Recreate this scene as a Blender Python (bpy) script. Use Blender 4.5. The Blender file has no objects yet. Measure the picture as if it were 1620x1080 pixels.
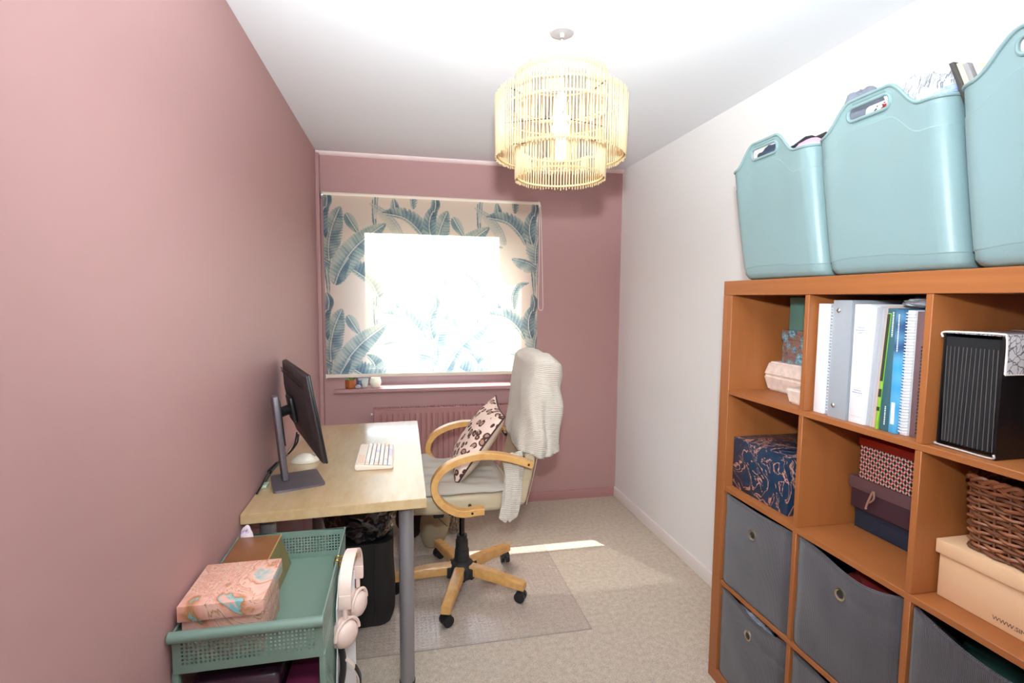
import bpy, bmesh, math, random
import numpy as np
from mathutils import Vector, Matrix, noise
random.seed(7); np.random.seed(7)
PI = math.pi
sc = bpy.context.scene
COL = sc.collection

# ------------------------------------------------------------------ camera
def cam_axes(yaw, pitch, roll):
    f = Vector((math.sin(yaw)*math.cos(pitch), math.cos(yaw)*math.cos(pitch), -math.sin(pitch)))
    r = Vector((math.cos(yaw), -math.sin(yaw), 0)); u = r.cross(f)
    return (r*math.cos(roll)+u*math.sin(roll), -r*math.sin(roll)+u*math.cos(roll), f)
cd = bpy.data.cameras.new('camera'); cam = bpy.data.objects.new('camera', cd); COL.objects.link(cam)
_r, _u, _f = cam_axes(.2080, .0822, .0085)
cam.matrix_world = Matrix(((_r.x, _u.x, -_f.x, 0), (_r.y, _u.y, -_f.y, 0), (_r.z, _u.z, -_f.z, 1.4186), (0, 0, 0, 1)))
cd.sensor_width = 36; cd.lens = 816.28/1620*36; cd.clip_start = .02
sc.camera = cam

# ------------------------------------------------------------------ light
sc.view_settings.view_transform = 'Standard'; sc.view_settings.look = 'None'
sc.view_settings.gamma = 1; sc.view_settings.use_curve_mapping = False
sc.view_settings.exposure = 0.6
sc.cycles.use_denoising = True
sc.cycles.max_bounces = 10; sc.cycles.diffuse_bounces = 6; sc.cycles.transparent_max_bounces = 24
sc.cycles.sample_clamp_indirect = 6
W = bpy.data.worlds.new('world'); sc.world = W; W.use_nodes = True
nt = W.node_tree; bg = nt.nodes['Background']
sky = nt.nodes.new('ShaderNodeTexSky'); sky.sky_type = 'NISHITA'; sky.sun_disc = False
sky.sun_elevation = math.radians(50); sky.sun_rotation = math.radians(-28); sky.air_density = 1.2; sky.dust_density = 2.5
nt.links.new(sky.outputs[0], bg.inputs[0]); bg.inputs[1].default_value = 1.15

def light(name, kind, loc, energy, color=(1, 1, 1), direction=None, **kw):
    d = bpy.data.lights.new(name, kind); d.energy = energy; d.color = color
    for k, v in kw.items(): setattr(d, k, v)
    o = bpy.data.objects.new(name, d); COL.objects.link(o); o.location = loc
    if direction is not None: o.rotation_euler = Vector(direction).to_track_quat('-Z', 'Y').to_euler()
    return o
light('sun', 'SUN', (0, 8, 6), 6.5, (1, .96, .9), (.39, -.728, -1), angle=.009)
# the photographer's flash gun on the camera: part goes straight ahead, most is bounced off the ceiling
light('flash_direct', 'SPOT', (.01, 0, 1.64), 98, (.87, .97, 1), (.30, 1, -.05), spot_size=1.85, spot_blend=1.0, shadow_soft_size=.035)
light('flash_bounce', 'SPOT', (.01, .0, 1.66), 345, (.87, .97, 1), (.24, .85, 1), spot_size=1.8, spot_blend=1.0, shadow_soft_size=.05)

# ------------------------------------------------------------------ helpers
def lin(c):
    return tuple(((x/255/12.92) if x/255 <= .04045 else ((x/255+.055)/1.055)**2.4) for x in c[:3]) + (1,)
class N:
    """tiny node builder"""
    def __init__(s, name):
        s.m = bpy.data.materials.new(name); s.m.use_nodes = True; s.t = s.m.node_tree
        s.b = s.t.nodes['Principled BSDF']; s.out = s.t.nodes['Material Output']
    def n(s, typ, **kw):
        x = s.t.nodes.new('ShaderNode'+typ)
        for k, v in kw.items():
            if k.startswith('i_'):
                key = k[2:]; key = int(key) if key.isdigit() else key.replace('_', ' ')
                if hasattr(v, 'is_output') or isinstance(v, bpy.types.NodeSocket): s.t.links.new(v, x.inputs[key])
                else: x.inputs[key].default_value = v
            else: setattr(x, k, v)
        return x
    def link(s, a, b): s.t.links.new(a, b)
    def coord(s, scale=(1, 1, 1), kind='Object', rot=(0, 0, 0)):
        c = s.n('TexCoord'); mp = s.n('Mapping', i_Scale=scale, i_Rotation=rot); s.link(c.outputs[kind], mp.inputs[0]); return mp.outputs[0]
    def ramp(s, fac, stops, interp='LINEAR'):
        r = s.n('ValToRGB'); s.link(fac, r.inputs[0]); e = r.color_ramp; e.interpolation = interp
        while len(e.elements) < len(stops): e.elements.new(.5)
        for q, (p, c) in zip(e.elements, stops): q.position = p; q.color = c
        return r.outputs[0]
    def mix(s, fac, a, b, mode='MIX'):
        x = s.n('MixRGB', blend_type=mode)
        for i, v in enumerate((fac, a, b)):
            if isinstance(v, bpy.types.NodeSocket): s.link(v, x.inputs[i])
            else: x.inputs[i].default_value = v
        return x.outputs[0]
    def math(s, op, a, b=0.0):
        x = s.n('Math', operation=op)
        for i, v in enumerate((a, b)):
            if isinstance(v, bpy.types.NodeSocket): s.link(v, x.inputs[i])
            else: x.inputs[i].default_value = v
        return x.outputs[0]
    def bump(s, h, strength=.3, dist=.01):
        b = s.n('Bump', i_Strength=strength, i_Distance=dist); s.link(h, b.inputs['Height']); s.link(b.outputs[0], s.b.inputs['Normal'])
def M(name, col, rough=.5, metal=0, spec=.5, noise_=None, var=None, wave=None, emit=None, alpha=None, coat=0, sheen=0, trans=0):
    """noise_=(scale,strength,dist) bump; var=(scale,amount) colour mottling; wave=(scale,axis,strength,dist) bump"""
    k = N(name); b = k.b; c = lin(col)
    b.inputs['Base Color'].default_value = c; b.inputs['Roughness'].default_value = rough
    b.inputs['Metallic'].default_value = metal; b.inputs['Specular IOR Level'].default_value = spec
    if coat: b.inputs['Coat Weight'].default_value = coat
    if sheen: b.inputs['Sheen Weight'].default_value = sheen
    if trans: b.inputs['Transmission Weight'].default_value = trans
    if alpha is not None: b.inputs['Alpha'].default_value = alpha
    if emit: b.inputs['Emission Color'].default_value = lin(emit[0]); b.inputs['Emission Strength'].default_value = emit[1]
    if noise_:
        t = k.n('TexNoise', i_Scale=noise_[0], i_Detail=4.0); k.link(k.coord(), t.inputs[0]); k.bump(t.outputs[0], noise_[1], noise_[2])
    if wave:
        t = k.n('TexWave', bands_direction=wave[1], i_Scale=wave[0], i_Distortion=wave[4] if len(wave) > 4 else 0.0); k.link(k.coord(), t.inputs[0]); k.bump(t.outputs['Fac'], wave[2], wave[3])
    if var:
        t = k.n('TexNoise', i_Scale=var[0], i_Detail=5.0); k.link(k.coord(), t.inputs[0])
        lo = tuple(x*(1-var[1]) for x in c[:3])+(1,); hi = tuple(min(1, x*(1+var[1])) for x in c[:3])+(1,)
        k.link(k.ramp(t.outputs[0], [(.3, lo), (.7, hi)]), b.inputs['Base Color'])
    return k.m
def wood(name, a, b_, scale=(2, 30, 30), rough=.4, amount=1.0, coat=0):
    k = N(name); t = k.n('TexNoise', i_Scale=3.0, i_Detail=6.0, i_Roughness=.6); k.link(k.coord(scale), t.inputs[0])
    k.link(k.ramp(t.outputs[0], [(.3, lin(a)), (.7, lin(b_))]), k.b.inputs['Base Color']); k.b.inputs['Roughness'].default_value = rough
    if coat: k.b.inputs['Coat Weight'].default_value = coat; k.b.inputs['Coat Roughness'].default_value = .15
    k.bump(t.outputs[0], .08, .002); return k.m

def to_bm(fn):
    bm = bmesh.new(); fn(bm); return bm
def box(bm, x0, x1, y0, y1, z0, z1, bev=0, seg=2, mtx=None):
    r = bmesh.ops.create_cube(bm, size=1); vs = r['verts']
    bmesh.ops.scale(bm, vec=(abs(x1-x0), abs(y1-y0), abs(z1-z0)), verts=vs)
    bmesh.ops.translate(bm, vec=((x0+x1)/2, (y0+y1)/2, (z0+z1)/2), verts=vs)
    if bev:
        es = list({e for v in vs for e in v.link_edges})
        rr = bmesh.ops.bevel(bm, geom=es, offset=bev, segments=seg, affect='EDGES', profile=.5)
        vs = list({v for f in rr['faces'] for v in f.verts} | {v for v in vs if v.is_valid})
        # gather the connected island
        seen = set(vs); st = list(vs)
        while st:
            v = st.pop()
            for e in v.link_edges:
                o = e.other_vert(v)
                if o not in seen: seen.add(o); st.append(o)
        vs = list(seen)
    if mtx: bmesh.ops.transform(bm, matrix=mtx, verts=vs)
    return vs
def frame(o, X, Y, Z):
    X, Y, Z = Vector(X), Vector(Y), Vector(Z)
    return Matrix(((X.x, Y.x, Z.x, o[0]), (X.y, Y.y, Z.y, o[1]), (X.z, Y.z, Z.z, o[2]), (0, 0, 0, 1)))
def tube(bm, pts, r, seg=8, closed=False, caps=True):
    pts = [Vector(p) for p in pts]; n = len(pts); rs = r if isinstance(r, (list, tuple)) else [r]*n
    prev = None; rings = []
    for i, p in enumerate(pts):
        a = pts[(i-1) % n] if (closed or i > 0) else p; b = pts[(i+1) % n] if (closed or i < n-1) else p
        t = (b-a).normalized()
        if prev is None:
            h = Vector((0, 0, 1)) if abs(t.z) < .9 else Vector((1, 0, 0)); u = t.cross(h).normalized()
        else: u = (prev - t*prev.dot(t)).normalized()
        prev = u; v = t.cross(u)
        rings.append([bm.verts.new(p+(u*math.cos(2*PI*k/seg)+v*math.sin(2*PI*k/seg))*rs[i]) for k in range(seg)])
    for i in range(n if closed else n-1):
        A, B = rings[i], rings[(i+1) % n]
        for k in range(seg): bm.faces.new((A[k], A[(k+1) % seg], B[(k+1) % seg], B[k]))
    if caps and not closed: bm.faces.new(rings[0][::-1]); bm.faces.new(rings[-1])
def cyl(bm, p0, p1, r0, r1=None, seg=24): tube(bm, [p0, p1], [r0, r0 if r1 is None else r1], seg)
def lathe(bm, prof, center=(0, 0, 0), seg=32, axis='z'):
    rings = []
    for r, z in prof:
        ring = []
        for k in range(seg):
            a = 2*PI*k/seg; x, y = r*math.cos(a), r*math.sin(a)
            p = {'z': (x, y, z), 'y': (x, z, y), 'x': (z, x, y)}[axis]
            ring.append(bm.verts.new((p[0]+center[0], p[1]+center[1], p[2]+center[2])))
        rings.append(ring)
    for A, B in zip(rings, rings[1:]):
        for k in range(seg): bm.faces.new((A[k], A[(k+1) % seg], B[(k+1) % seg], B[k]))
    if prof[0][0] > 1e-5: bm.faces.new(rings[0][::-1])
    if prof[-1][0] > 1e-5: bm.faces.new(rings[-1])
def spline(pts, n=6, closed=False):
    P = [Vector(p) for p in pts]; out = []; m = len(P)
    for i in range(m if closed else m-1):
        if closed: a, b, c, d = P[(i-1) % m], P[i], P[(i+1) % m], P[(i+2) % m]
        else: a, b, c, d = P[max(i-1, 0)], P[i], P[i+1], P[min(i+2, m-1)]
        for k in range(n):
            t = k/n; out.append(.5*((2*b)+(c-a)*t+(2*a-5*b+4*c-d)*t*t+(3*b-a-3*c+d)*t**3))
    if not closed: out.append(P[-1])
    return out
def sweep_rect(bm, pts, side, half_side, half_thick):
    """rectangular bar along pts; side = constant sideways unit vector"""
    pts = [Vector(p) for p in pts]; side = Vector(side); rings = []
    for i, p in enumerate(pts):
        t = (pts[min(i+1, len(pts)-1)]-pts[max(i-1, 0)]).normalized(); nrm = side.cross(t).normalized(); c = .15
        s, h = half_side, half_thick
        prof = [(-s, -h+h*c), (-s+h*c, -h), (s-h*c, -h), (s, -h+h*c), (s, h-h*c), (s-h*c, h), (-s+h*c, h), (-s, h-h*c)]
        rings.append([bm.verts.new(p+side*a+nrm*b) for a, b in prof])
    for A, B in zip(rings, rings[1:]):
        for k in range(8): bm.faces.new((A[k], A[(k+1) % 8], B[(k+1) % 8], B[k]))
    bm.faces.new(rings[0][::-1]); bm.faces.new(rings[-1])
def grid(bm, f, nu, nv, closed_u=False):
    vs = [[bm.verts.new(f(i/(nu if closed_u else nu-1), j/(nv-1))) for i in range(nu)] for j in range(nv)]
    for j in range(nv-1):
        for i in range(nu if closed_u else nu-1):
            bm.faces.new((vs[j][i], vs[j][(i+1) % nu], vs[j+1][(i+1) % nu], vs[j+1][i]))
    return vs
def prism(bm, poly, a0, a1, axis='y'):
    def P(u, v, a): return {'y': (u, a, v), 'x': (a, u, v), 'z': (u, v, a)}[axis]
    A = [bm.verts.new(P(u, v, a0)) for u, v in poly]; B = [bm.verts.new(P(u, v, a1)) for u, v in poly]; n = len(poly)
    for k in range(n): bm.faces.new((A[k], A[(k+1) % n], B[(k+1) % n], B[k]))
    bm.faces.new(A[::-1]); bm.faces.new(B)
def fnoise(p, s): return noise.noise(Vector(p)*s)

ORIG = {}
def thing(name, label, cat, loc=(0, 0, 0), group=None, kind=None):
    o = bpy.data.objects.new(name, None); COL.objects.link(o); o.location = loc; o.empty_display_size = .05
    o['label'] = label; o['category'] = cat
    if group: o['group'] = group
    ORIG[o.name] = Vector(loc); return o
def obj(name, bm, mat, parent=None, smooth=True, label=None, mods=None, angle=40):
    """link a world-coordinate bmesh as one mesh object below parent"""
    if isinstance(bm, bmesh.types.BMesh):
        bmesh.ops.recalc_face_normals(bm, faces=bm.faces)
        if smooth:
            for e in bm.edges:
                if len(e.link_faces) == 2 and e.calc_face_angle(0) > math.radians(angle): e.smooth = False
            for f in bm.faces: f.smooth = True
        me = bpy.data.meshes.new(name)
        if parent is not None: off = ORIG[parent.name]
        else: off = Vector((0, 0, 0))
        if off.length: bmesh.ops.translate(bm, vec=-off, verts=bm.verts)
        bm.to_mesh(me); bm.free()
    else: me = bm; off = ORIG[parent.name] if parent is not None else Vector((0, 0, 0))
    o = bpy.data.objects.new(name, me); COL.objects.link(o); ORIG[o.name] = off
    if parent is not None: o.parent = parent
    for m in (mat if isinstance(mat, (list, tuple)) else [mat]): me.materials.append(m)
    if label: o['label'] = label
    for typ, kw in (mods or []):
        md = o.modifiers.new(typ, typ)
        for k, v in kw.items(): setattr(md, k, v)
    return o
def solo(name, bm, mat, label, cat, group=None, **kw):
    """a thing that is a single mesh: its origin goes to the base centre"""
    xs = [v.co for v in bm.verts]; c = Vector(((min(v.x for v in xs)+max(v.x for v in xs))/2, (min(v.y for v in xs)+max(v.y for v in xs))/2, min(v.z for v in xs)))
    bmesh.ops.translate(bm, vec=-c, verts=bm.verts)
    o = obj(name, bm, mat, None, **kw); o.location = c; ORIG[o.name] = c
    o['label'] = label; o['category'] = cat
    if group: o['group'] = group
    return o
def struct(name, bm, mat, parent=None, **kw):
    o = obj(name, bm, mat, parent, **kw)
    if parent is None: o['kind'] = 'structure'
    return o
def B(*a, **k): return to_bm(lambda bm: box(bm, *a, **k))
def crumple(center, size, seed, amp=.25, scale=2.2, sub=4, flat=None):
    bm = bmesh.new(); bmesh.ops.create_icosphere(bm, subdivisions=sub, radius=1)
    off = Vector((seed*13.1, seed*7.7, seed*3.3))
    for v in bm.verts:
        p = v.co.copy(); n1 = noise.noise(p*scale+off); n2 = 1-abs(noise.noise(p*scale*2.3+off))*2
        v.co = p*(1+amp*n1+amp*.35*n2)
        v.co = Vector((v.co.x*size[0], v.co.y*size[1], v.co.z*size[2]))+Vector(center)
        if flat is not None and v.co.z < flat: v.co.z = flat
    return bm

# ------------------------------------------------------------------ materials
m_pink = M('pink_paint', (178, 138, 136), rough=.55, spec=.3, noise_=(60, .05, .002))
m_white_wall = M('white_wall_paint', (238, 236, 234), rough=.6, spec=.3, noise_=(60, .05, .002))
m_ceiling = M('ceiling_paint', (232, 234, 238), rough=.8, spec=.2)
m_gloss_white = M('white_gloss_trim', (228, 219, 214), rough=.35)
m_pinktrim = M('pink_gloss_trim', (168, 120, 118), rough=.4)
m_black = M('black_plastic', (26, 25, 28), rough=.4)
m_dark = M('dark_metal', (40, 38, 40), rough=.4, metal=.6)
m_chrome = M('chrome', (205, 205, 205), rough=.2, metal=1)
m_grey_leg = M('grey_powder_coat', (140, 134, 137), rough=.4, metal=.3)
m_white_pl = M('white_plastic', (238, 232, 226), rough=.35)
m_silver = M('silver_plastic', (200, 198, 200), rough=.35, metal=.5)
m_shelf = wood('cherry_veneer', (148, 86, 42), (164, 99, 52), (3, .6, 22), rough=.5)
m_shelf_v = wood('cherry_veneer_upright', (148, 86, 42), (164, 99, 52), (3, 22, .6), rough=.5)
m_birch = wood('birch_foil', (184, 154, 110), (200, 173, 133), (10, 2.5, 10), rough=.3, coat=.8)
m_beech = wood('beech_plywood', (196, 142, 78), (218, 168, 104), (8, 8, 8), rough=.3, coat=.2)

def carpet():
    k = N('beige_carpet'); c = k.coord()
    a = k.n('TexNoise', i_Scale=220.0, i_Detail=3.0); b = k.n('TexNoise', i_Scale=45.0, i_Detail=4.0); k.link(c, a.inputs[0]); k.link(c, b.inputs[0])
    f = k.math('ADD', k.math('MULTIPLY', a.outputs[0], .65), k.math('MULTIPLY', b.outputs[0], .35))
    k.link(k.ramp(f, [(.3, lin((170, 152, 134))), (.7, lin((230, 216, 200)))]), k.b.inputs['Base Color'])
    k.b.inputs['Roughness'].default_value = .95; k.b.inputs['Specular IOR Level'].default_value = .1
    k.bump(a.outputs[0], .6, .01); return k.m
m_carpet = carpet()

# ------------------------------------------------------------------ room shell
XL, XR, YB, YF, H = -.5168, 1.4995, 3.4286, -.75, 2.3121
struct('floor', B(XL-.3, XR+.3, YF-.3, YB+.3, -.12, 0), m_carpet)
struct('ceiling', B(XL-.3, XR+.3, YF-.3, YB+.3, H, H+.12), m_ceiling)
struct('wall_left', B(XL-.2, XL, YF-.2, YB+.28, 0, H), m_pink)
struct('wall_right', B(XR, XR+.2, YF-.2, YB+.28, 0, H), m_white_wall)
struct('wall_front', B(XL, XR, YF-.2, YF, 0, H), m_white_wall)
RX0, RX1, RZ0, RZ1 = -.368, .784, .810, 1.97        # window recess
def back_wall(bm):
    y1 = YB+.28
    box(bm, XL, RX0, YB, y1, 0, H); box(bm, RX1, XR, YB, y1, 0, H)
    box(bm, RX0, RX1, YB, y1, 0, RZ0); box(bm, RX0, RX1, YB, y1, RZ1, H)
struct('wall_back', to_bm(back_wall), m_pink)
struct('trim_1', B(XL, XL+.022, YB-.05, YB, 0, H-.02, bev=.002), m_pink)
struct('trim_2', to_bm(lambda bm: prism(bm, [(YB, H), (YB-.022, H), (YB-.02, H-.008), (YB-.008, H-.02), (YB, H-.022)], XL, XR, 'x')), M('ceiling_bead_paint', (236, 214, 212), rough=.5))
def skirting(prof, a0, a1, axis): return to_bm(lambda bm: prism(bm, prof, a0, a1, axis))
struct('baseboard_back', skirting([(YB, 0), (YB-.014, 0), (YB-.014, .05), (YB-.008, .062), (YB, .064)], XL, XR-.014, 'x'), m_pinktrim)
struct('baseboard_right', skirting([(XR, 0), (XR-.014, 0), (XR-.014, .05), (XR-.008, .062), (XR, .064)], 1.68, YB, 'y'), m_gloss_white)
struct('baseboard_left', skirting([(XL, 0), (XL+.014, 0), (XL+.014, .05), (XL+.008, .062), (XL, .064)], YF, YB-.05, 'y'), m_pinktrim)

# window: frame, sash, pane and sill
m_frame = M('window_frame_paint', (132, 112, 120), rough=.4)
wf = to_bm(lambda bm: [box(bm, RX0, RX0+.06, YB+.13, YB+.2, RZ0, RZ1, .003), box(bm, RX1-.06, RX1, YB+.13, YB+.2, RZ0, RZ1, .003),
     box(bm, RX0+.06, RX1-.06, YB+.13, YB+.2, RZ0, RZ0+.085, .003), box(bm, RX0+.06, RX1-.06, YB+.13, YB+.2, RZ1-.06, RZ1, .003)])
win = struct('window_1', wf, m_frame)
obj('sash', to_bm(lambda bm: [box(bm, RX0+.05, RX0+.12, YB+.15, YB+.19, RZ0+.07, RZ1-.05, .004), box(bm, RX1-.12, RX1-.05, YB+.15, YB+.19, RZ0+.07, RZ1-.05, .004),
     box(bm, RX0+.12, RX1-.12, YB+.15, YB+.19, RZ0+.07, RZ0+.13, .004), box(bm, RX0+.12, RX1-.12, YB+.15, YB+.19, RZ1-.12, RZ1-.05, .004)]), m_frame, win)
def glass():
    k = N('clear_glass'); t = k.n('BsdfTransparent', i_Color=(.95, .97, .96, 1)); g = k.n('BsdfGlossy', i_Roughness=.02)
    mx = k.n('MixShader', i_0=.05); k.link(t.outputs[0], mx.inputs[1]); k.link(g.outputs[0], mx.inputs[2])
    k.link(mx.outputs[0], k.out.inputs[0]); return k.m
m_glass = glass()
obj('pane', B(RX0+.115, RX1-.115, YB+.168, YB+.174, RZ0+.125, RZ1-.115), m_glass, win, label='clear window glass')
obj('window_sill', B(-.435, .85, YB-.036, YB-.0005, .810, .8345, bev=.004), m_pink, win)
obj('inner_sill', B(RX0, RX1, YB-.01, YB+.13, .811, .8343), m_pink, win)
struct('ground', B(-40, 40, 4.2, 60, -2.8, -2.7), M('garden_ground', (78, 84, 66), rough=.9, var=(.6, .25)))
# ------------------------------------------------------------------ roller blind with a printed leaf pattern
def leaf_tile(n_w, n_h):
    """colour of one repeat of the printed pattern, rows from the top; coordinates in print units (165 wide, 160 high)"""
    TW, TH = 165., 160.
    X, Y = np.meshgrid((np.arange(n_w)+.5)/n_w*TW, (np.arange(n_h)+.5)/n_h*TH)
    base = np.array(lin((243, 226, 208))[:3]); img = np.tile(base, (n_h, n_w, 1))
    deep = np.array(lin((98, 124, 136))[:3]); mid = np.array(lin((152, 172, 174))[:3]); pale = np.array(lin((208, 212, 198))[:3]); green = np.array(lin((166, 184, 170))[:3]); cream = np.array(lin((232, 228, 214))[:3])
    def paint(pts, wmax, a=1.0, fr=.5, left=None, right=None, side=0, nv=13, tone=0.0, stem=1.2, solid=False):
        P = np.array([tuple(p)[:2] for p in spline([(x, y, 0) for x, y in pts], 8)])
        seg = np.diff(P, axis=0); L = np.hypot(seg[:, 0], seg[:, 1]); cum = np.concatenate([[0], np.cumsum(L)]); tot = cum[-1]
        for ox in (-TW, 0, TW):
            for oy in (-TH, 0, TH):
                x = X-ox; y = Y-oy
                if P[:, 0].min()-wmax*1.6 > x.max() or P[:, 0].max()+wmax*1.6 < x.min() or P[:, 1].min()-wmax*1.6 > y.max() or P[:, 1].max()+wmax*1.6 < y.min(): continue
                best = np.full(X.shape, 1e9); tt = np.zeros(X.shape); sg = np.zeros(X.shape)
                for i in range(len(seg)):
                    if L[i] < 1e-6: continue
                    dx, dy = x-P[i, 0], y-P[i, 1]; q = np.clip((dx*seg[i, 0]+dy*seg[i, 1])/L[i]**2, 0, 1)
                    ex, ey = dx-q*seg[i, 0], dy-q*seg[i, 1]; d = np.hypot(ex, ey); b = d < best
                    best[b] = d[b]; tt[b] = ((cum[i]+q*L[i])/tot)[b]; sg[b] = np.sign(seg[i, 0]*dy-seg[i, 1]*dx)[b]
                t = tt; w = wmax*1.22*np.sin(PI*np.clip(t, 0.0, 1)**.75)**.55
                if side: w = np.where(sg == side, w, w*.28)
                ph = t*nv-best/wmax*(.9 if not solid else .5)*(1.2)
                saw = ph-np.floor(ph); gap = np.abs(saw-.5)*2
                lim = w*(1-fr*.8*np.clip(gap-.45, 0, 1)**.8*(np.sin(np.floor(ph)*7.3)*.5+.6)) if not solid else w*(1-.05*np.sin(ph*9))
                inside = np.clip((lim-best)*1.4, 0, 1)*(best < 1e8)*a
                r = np.clip(best/np.maximum(w, .1), 0, 1)
                vein = .5+.5*np.sin(ph*2*PI*1.0+np.sin(np.floor(ph)*3.1)*1.5); lowf = .5+.5*np.sin(x*.21+2*np.sin(y*.13)+tot)
                fine = .5+.5*np.sin(ph*2*PI*3.3+best*.5)
                k = np.clip((1-r)*.35+vein*.30-.12+fine*.22+lowf*.35-.1+tone+np.where(sg > 0, .16, -.14), 0, 1)[..., None]
                c = np.where(k > .5, mid*(1-(k-.5)*2)+deep*(k-.5)*2, (pale if True else green)*(1-k*2)+(green*.4+mid*.6)*k*2)
                img[:] = img*(1-inside[..., None])+c*inside[..., None]
                rib = np.clip(stem-best, 0, 1)*a*(t < .97); img[:] = img*(1-rib[..., None])+cream*rib[..., None]
                ed = np.clip(1-np.abs(best-stem-.5), 0, 1)*.55*a*(lim > best); img[:] = img*(1-ed[..., None])+deep*ed[..., None]
    # stems
    for pts, w in (([(72, -5), (73, 30), (75, 52)], 1.3), ([(76, 85), (78, 120), (76, 160), (74, 190)], 1.3), ([(163, 95), (166, 120), (168, 150)], 1.4), ([(8, 90), (6, 110), (10, 125)], 1.5)):
        paint(pts, 3.2, solid=True, tone=.1, stem=w, nv=6)
    paint([(118, 62), (110, 40), (92, 18), (66, 2)], 12, a=.55, side=-1, fr=.2, nv=16, tone=-.2)
    paint([(100, 20), (104, 8), (102, -6)], 6, tone=.2)
    paint([(152, 62), (140, 42), (118, 24), (84, 18)], 15, side=1, fr=.55, nv=15, tone=-.02)
    paint([(30, 20), (38, 34), (48, 50)], 7, solid=True, tone=0)
    paint([(4, 92), (4, 68), (10, 40), (22, 10)], 15, fr=.5, nv=18, tone=-.03)
    paint([(163, 60), (158, 40), (160, 20), (172, -2)], 9, fr=.25, nv=10, tone=.25)
    paint([(166, 12), (168, -2), (164, -16)], 6, solid=True, tone=.35)
    paint([(74, 128), (70, 100), (58, 84)], 13, fr=.3, nv=12, tone=.15, side=1)
    paint([(76, 122), (84, 108), (94, 92)], 11, a=.8, fr=.4, nv=11, tone=0)
    paint([(84, 142), (82, 118), (88, 104)], 10, a=.6, fr=.3, tone=.05)
    paint([(78, 152), (66, 128), (46, 112), (20, 96)], 19, fr=.45, nv=15, tone=.1, side=1)
    paint([(172, 100), (154, 90), (128, 84)], 14, side=-1, fr=.85, nv=17, tone=.15, stem=1.0)
    paint([(132, 170), (130, 148), (140, 128), (158, 124)], 9, side=1, fr=.9, nv=16, tone=.1, stem=.8)
    paint([(12, 132), (24, 100), (50, 66), (90, 34)], 15, solid=True, nv=22, tone=.0, stem=1.3)
    paint([(12, 132), (20, 110), (34, 88)], 9, solid=True, nv=16, tone=.3, side=1)
    paint([(84, 66), (98, 62), (114, 66)], 5, side=1, fr=.4, tone=.3, a=.8)
    return img
BX0, BX1, BZ0, BZ1, BY = -.473, .884, .921, 2.045, YB-.055
def blind_mesh():
    st = .0026; nx = int((BX1-BX0)/st)+1; nz = int((BZ1-BZ0)/st)+1
    xs = np.linspace(BX0, BX1, nx); zs = np.linspace(BZ1, BZ0, nz)
    XX, ZZ = np.meshgrid(xs, zs)
    YY = BY+.0018*np.sin(XX*9)*np.sin((ZZ-1)*3)
    co = np.stack([XX, YY, ZZ], -1).reshape(-1, 3)
    i = np.arange(nx*nz).reshape(nz, nx); q = np.stack([i[:-1, :-1], i[1:, :-1], i[1:, 1:], i[:-1, 1:]], -1).reshape(-1, 4)
    me = bpy.data.meshes.new('fabric'); me.vertices.add(len(co)); me.vertices.foreach_set('co', co.astype(np.float32).ravel())
    me.loops.add(q.size); me.loops.foreach_set('vertex_index', q.astype(np.int32).ravel())
    me.polygons.add(len(q)); me.polygons.foreach_set('loop_start', np.arange(0, q.size, 4, dtype=np.int32)); me.update(); me.validate()
    TWm, THm = .657, .628
    tile = leaf_tile(330, 320)
    u = ((XX-BX0-.012)/TWm) % 1; v = ((BZ1-ZZ+.0-.03)/THm) % 1
    col = tile[np.minimum((v*320).astype(int), 319), np.minimum((u*330).astype(int), 329)]
    rgba = np.concatenate([col, np.ones(col.shape[:2]+(1,))], -1).reshape(-1, 4).astype(np.float32)
    at = me.color_attributes.new('print', 'FLOAT_COLOR', 'POINT'); at.data.foreach_set('color', rgba.ravel())
    me.transform(Matrix.Translation((-(BX0+BX1)/2, -BY, -BZ0)))
    return me
def blind_fabric():
    k = N('printed_blind_fabric'); a = k.n('Attribute', attribute_name='print')
    w = k.n('TexNoise', i_Scale=350.0); k.link(k.coord(), w.inputs[0])
    c = k.mix(.12, a.outputs[0], w.outputs[0], 'MULTIPLY')
    d = k.n('BsdfDiffuse', i_Color=c); t = k.n('BsdfTranslucent', i_Color=c); mx = k.n('MixShader', i_0=.42); k.link(d.outputs[0], mx.inputs[1]); k.link(t.outputs[0], mx.inputs[2])
    tr = k.n('BsdfTransparent', i_Color=(1, 1, 1, 1)); m2 = k.n('MixShader', i_0=.09); k.link(mx.outputs[0], m2.inputs[1]); k.link(tr.outputs[0], m2.inputs[2])
    k.link(m2.outputs[0], k.out.inputs[0]); return k.m
m_blind = blind_fabric()
bl = thing('roller_blind', 'roller blind printed with blue and green palm leaves over the window', 'blind', ((BX0+BX1)/2, BY, BZ0))
fab = obj('fabric', blind_mesh(), m_blind, bl)
m_blind_plain = M('blind_cream_fabric', (238, 222, 206), rough=.8)
obj('roller', to_bm(lambda bm: cyl(bm, (BX0, BY+.018, BZ1), (BX1, BY+.018, BZ1), .0185)), m_blind_plain, bl)
for s, x in ((-1, BX0), (1, BX1)):
    obj('bracket', to_bm(lambda bm: [lathe(bm, [(.001, 0), (.021, 0), (.022, s*.008), (.016, s*.014), (.001, s*.015)], (x, BY+.018, BZ1), 24, 'x'),
        box(bm, x+s*.002, x+s*.006, BY+.005, YB-.001, BZ1-.015, BZ1+.02)]), m_silver if s < 0 else m_white_pl, bl)
obj('bottom_bar', to_bm(lambda bm: box(bm, BX0, BX1, BY-.006, BY+.006, BZ0-.006, BZ0+.016, .003)), m_blind_plain, bl)
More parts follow.
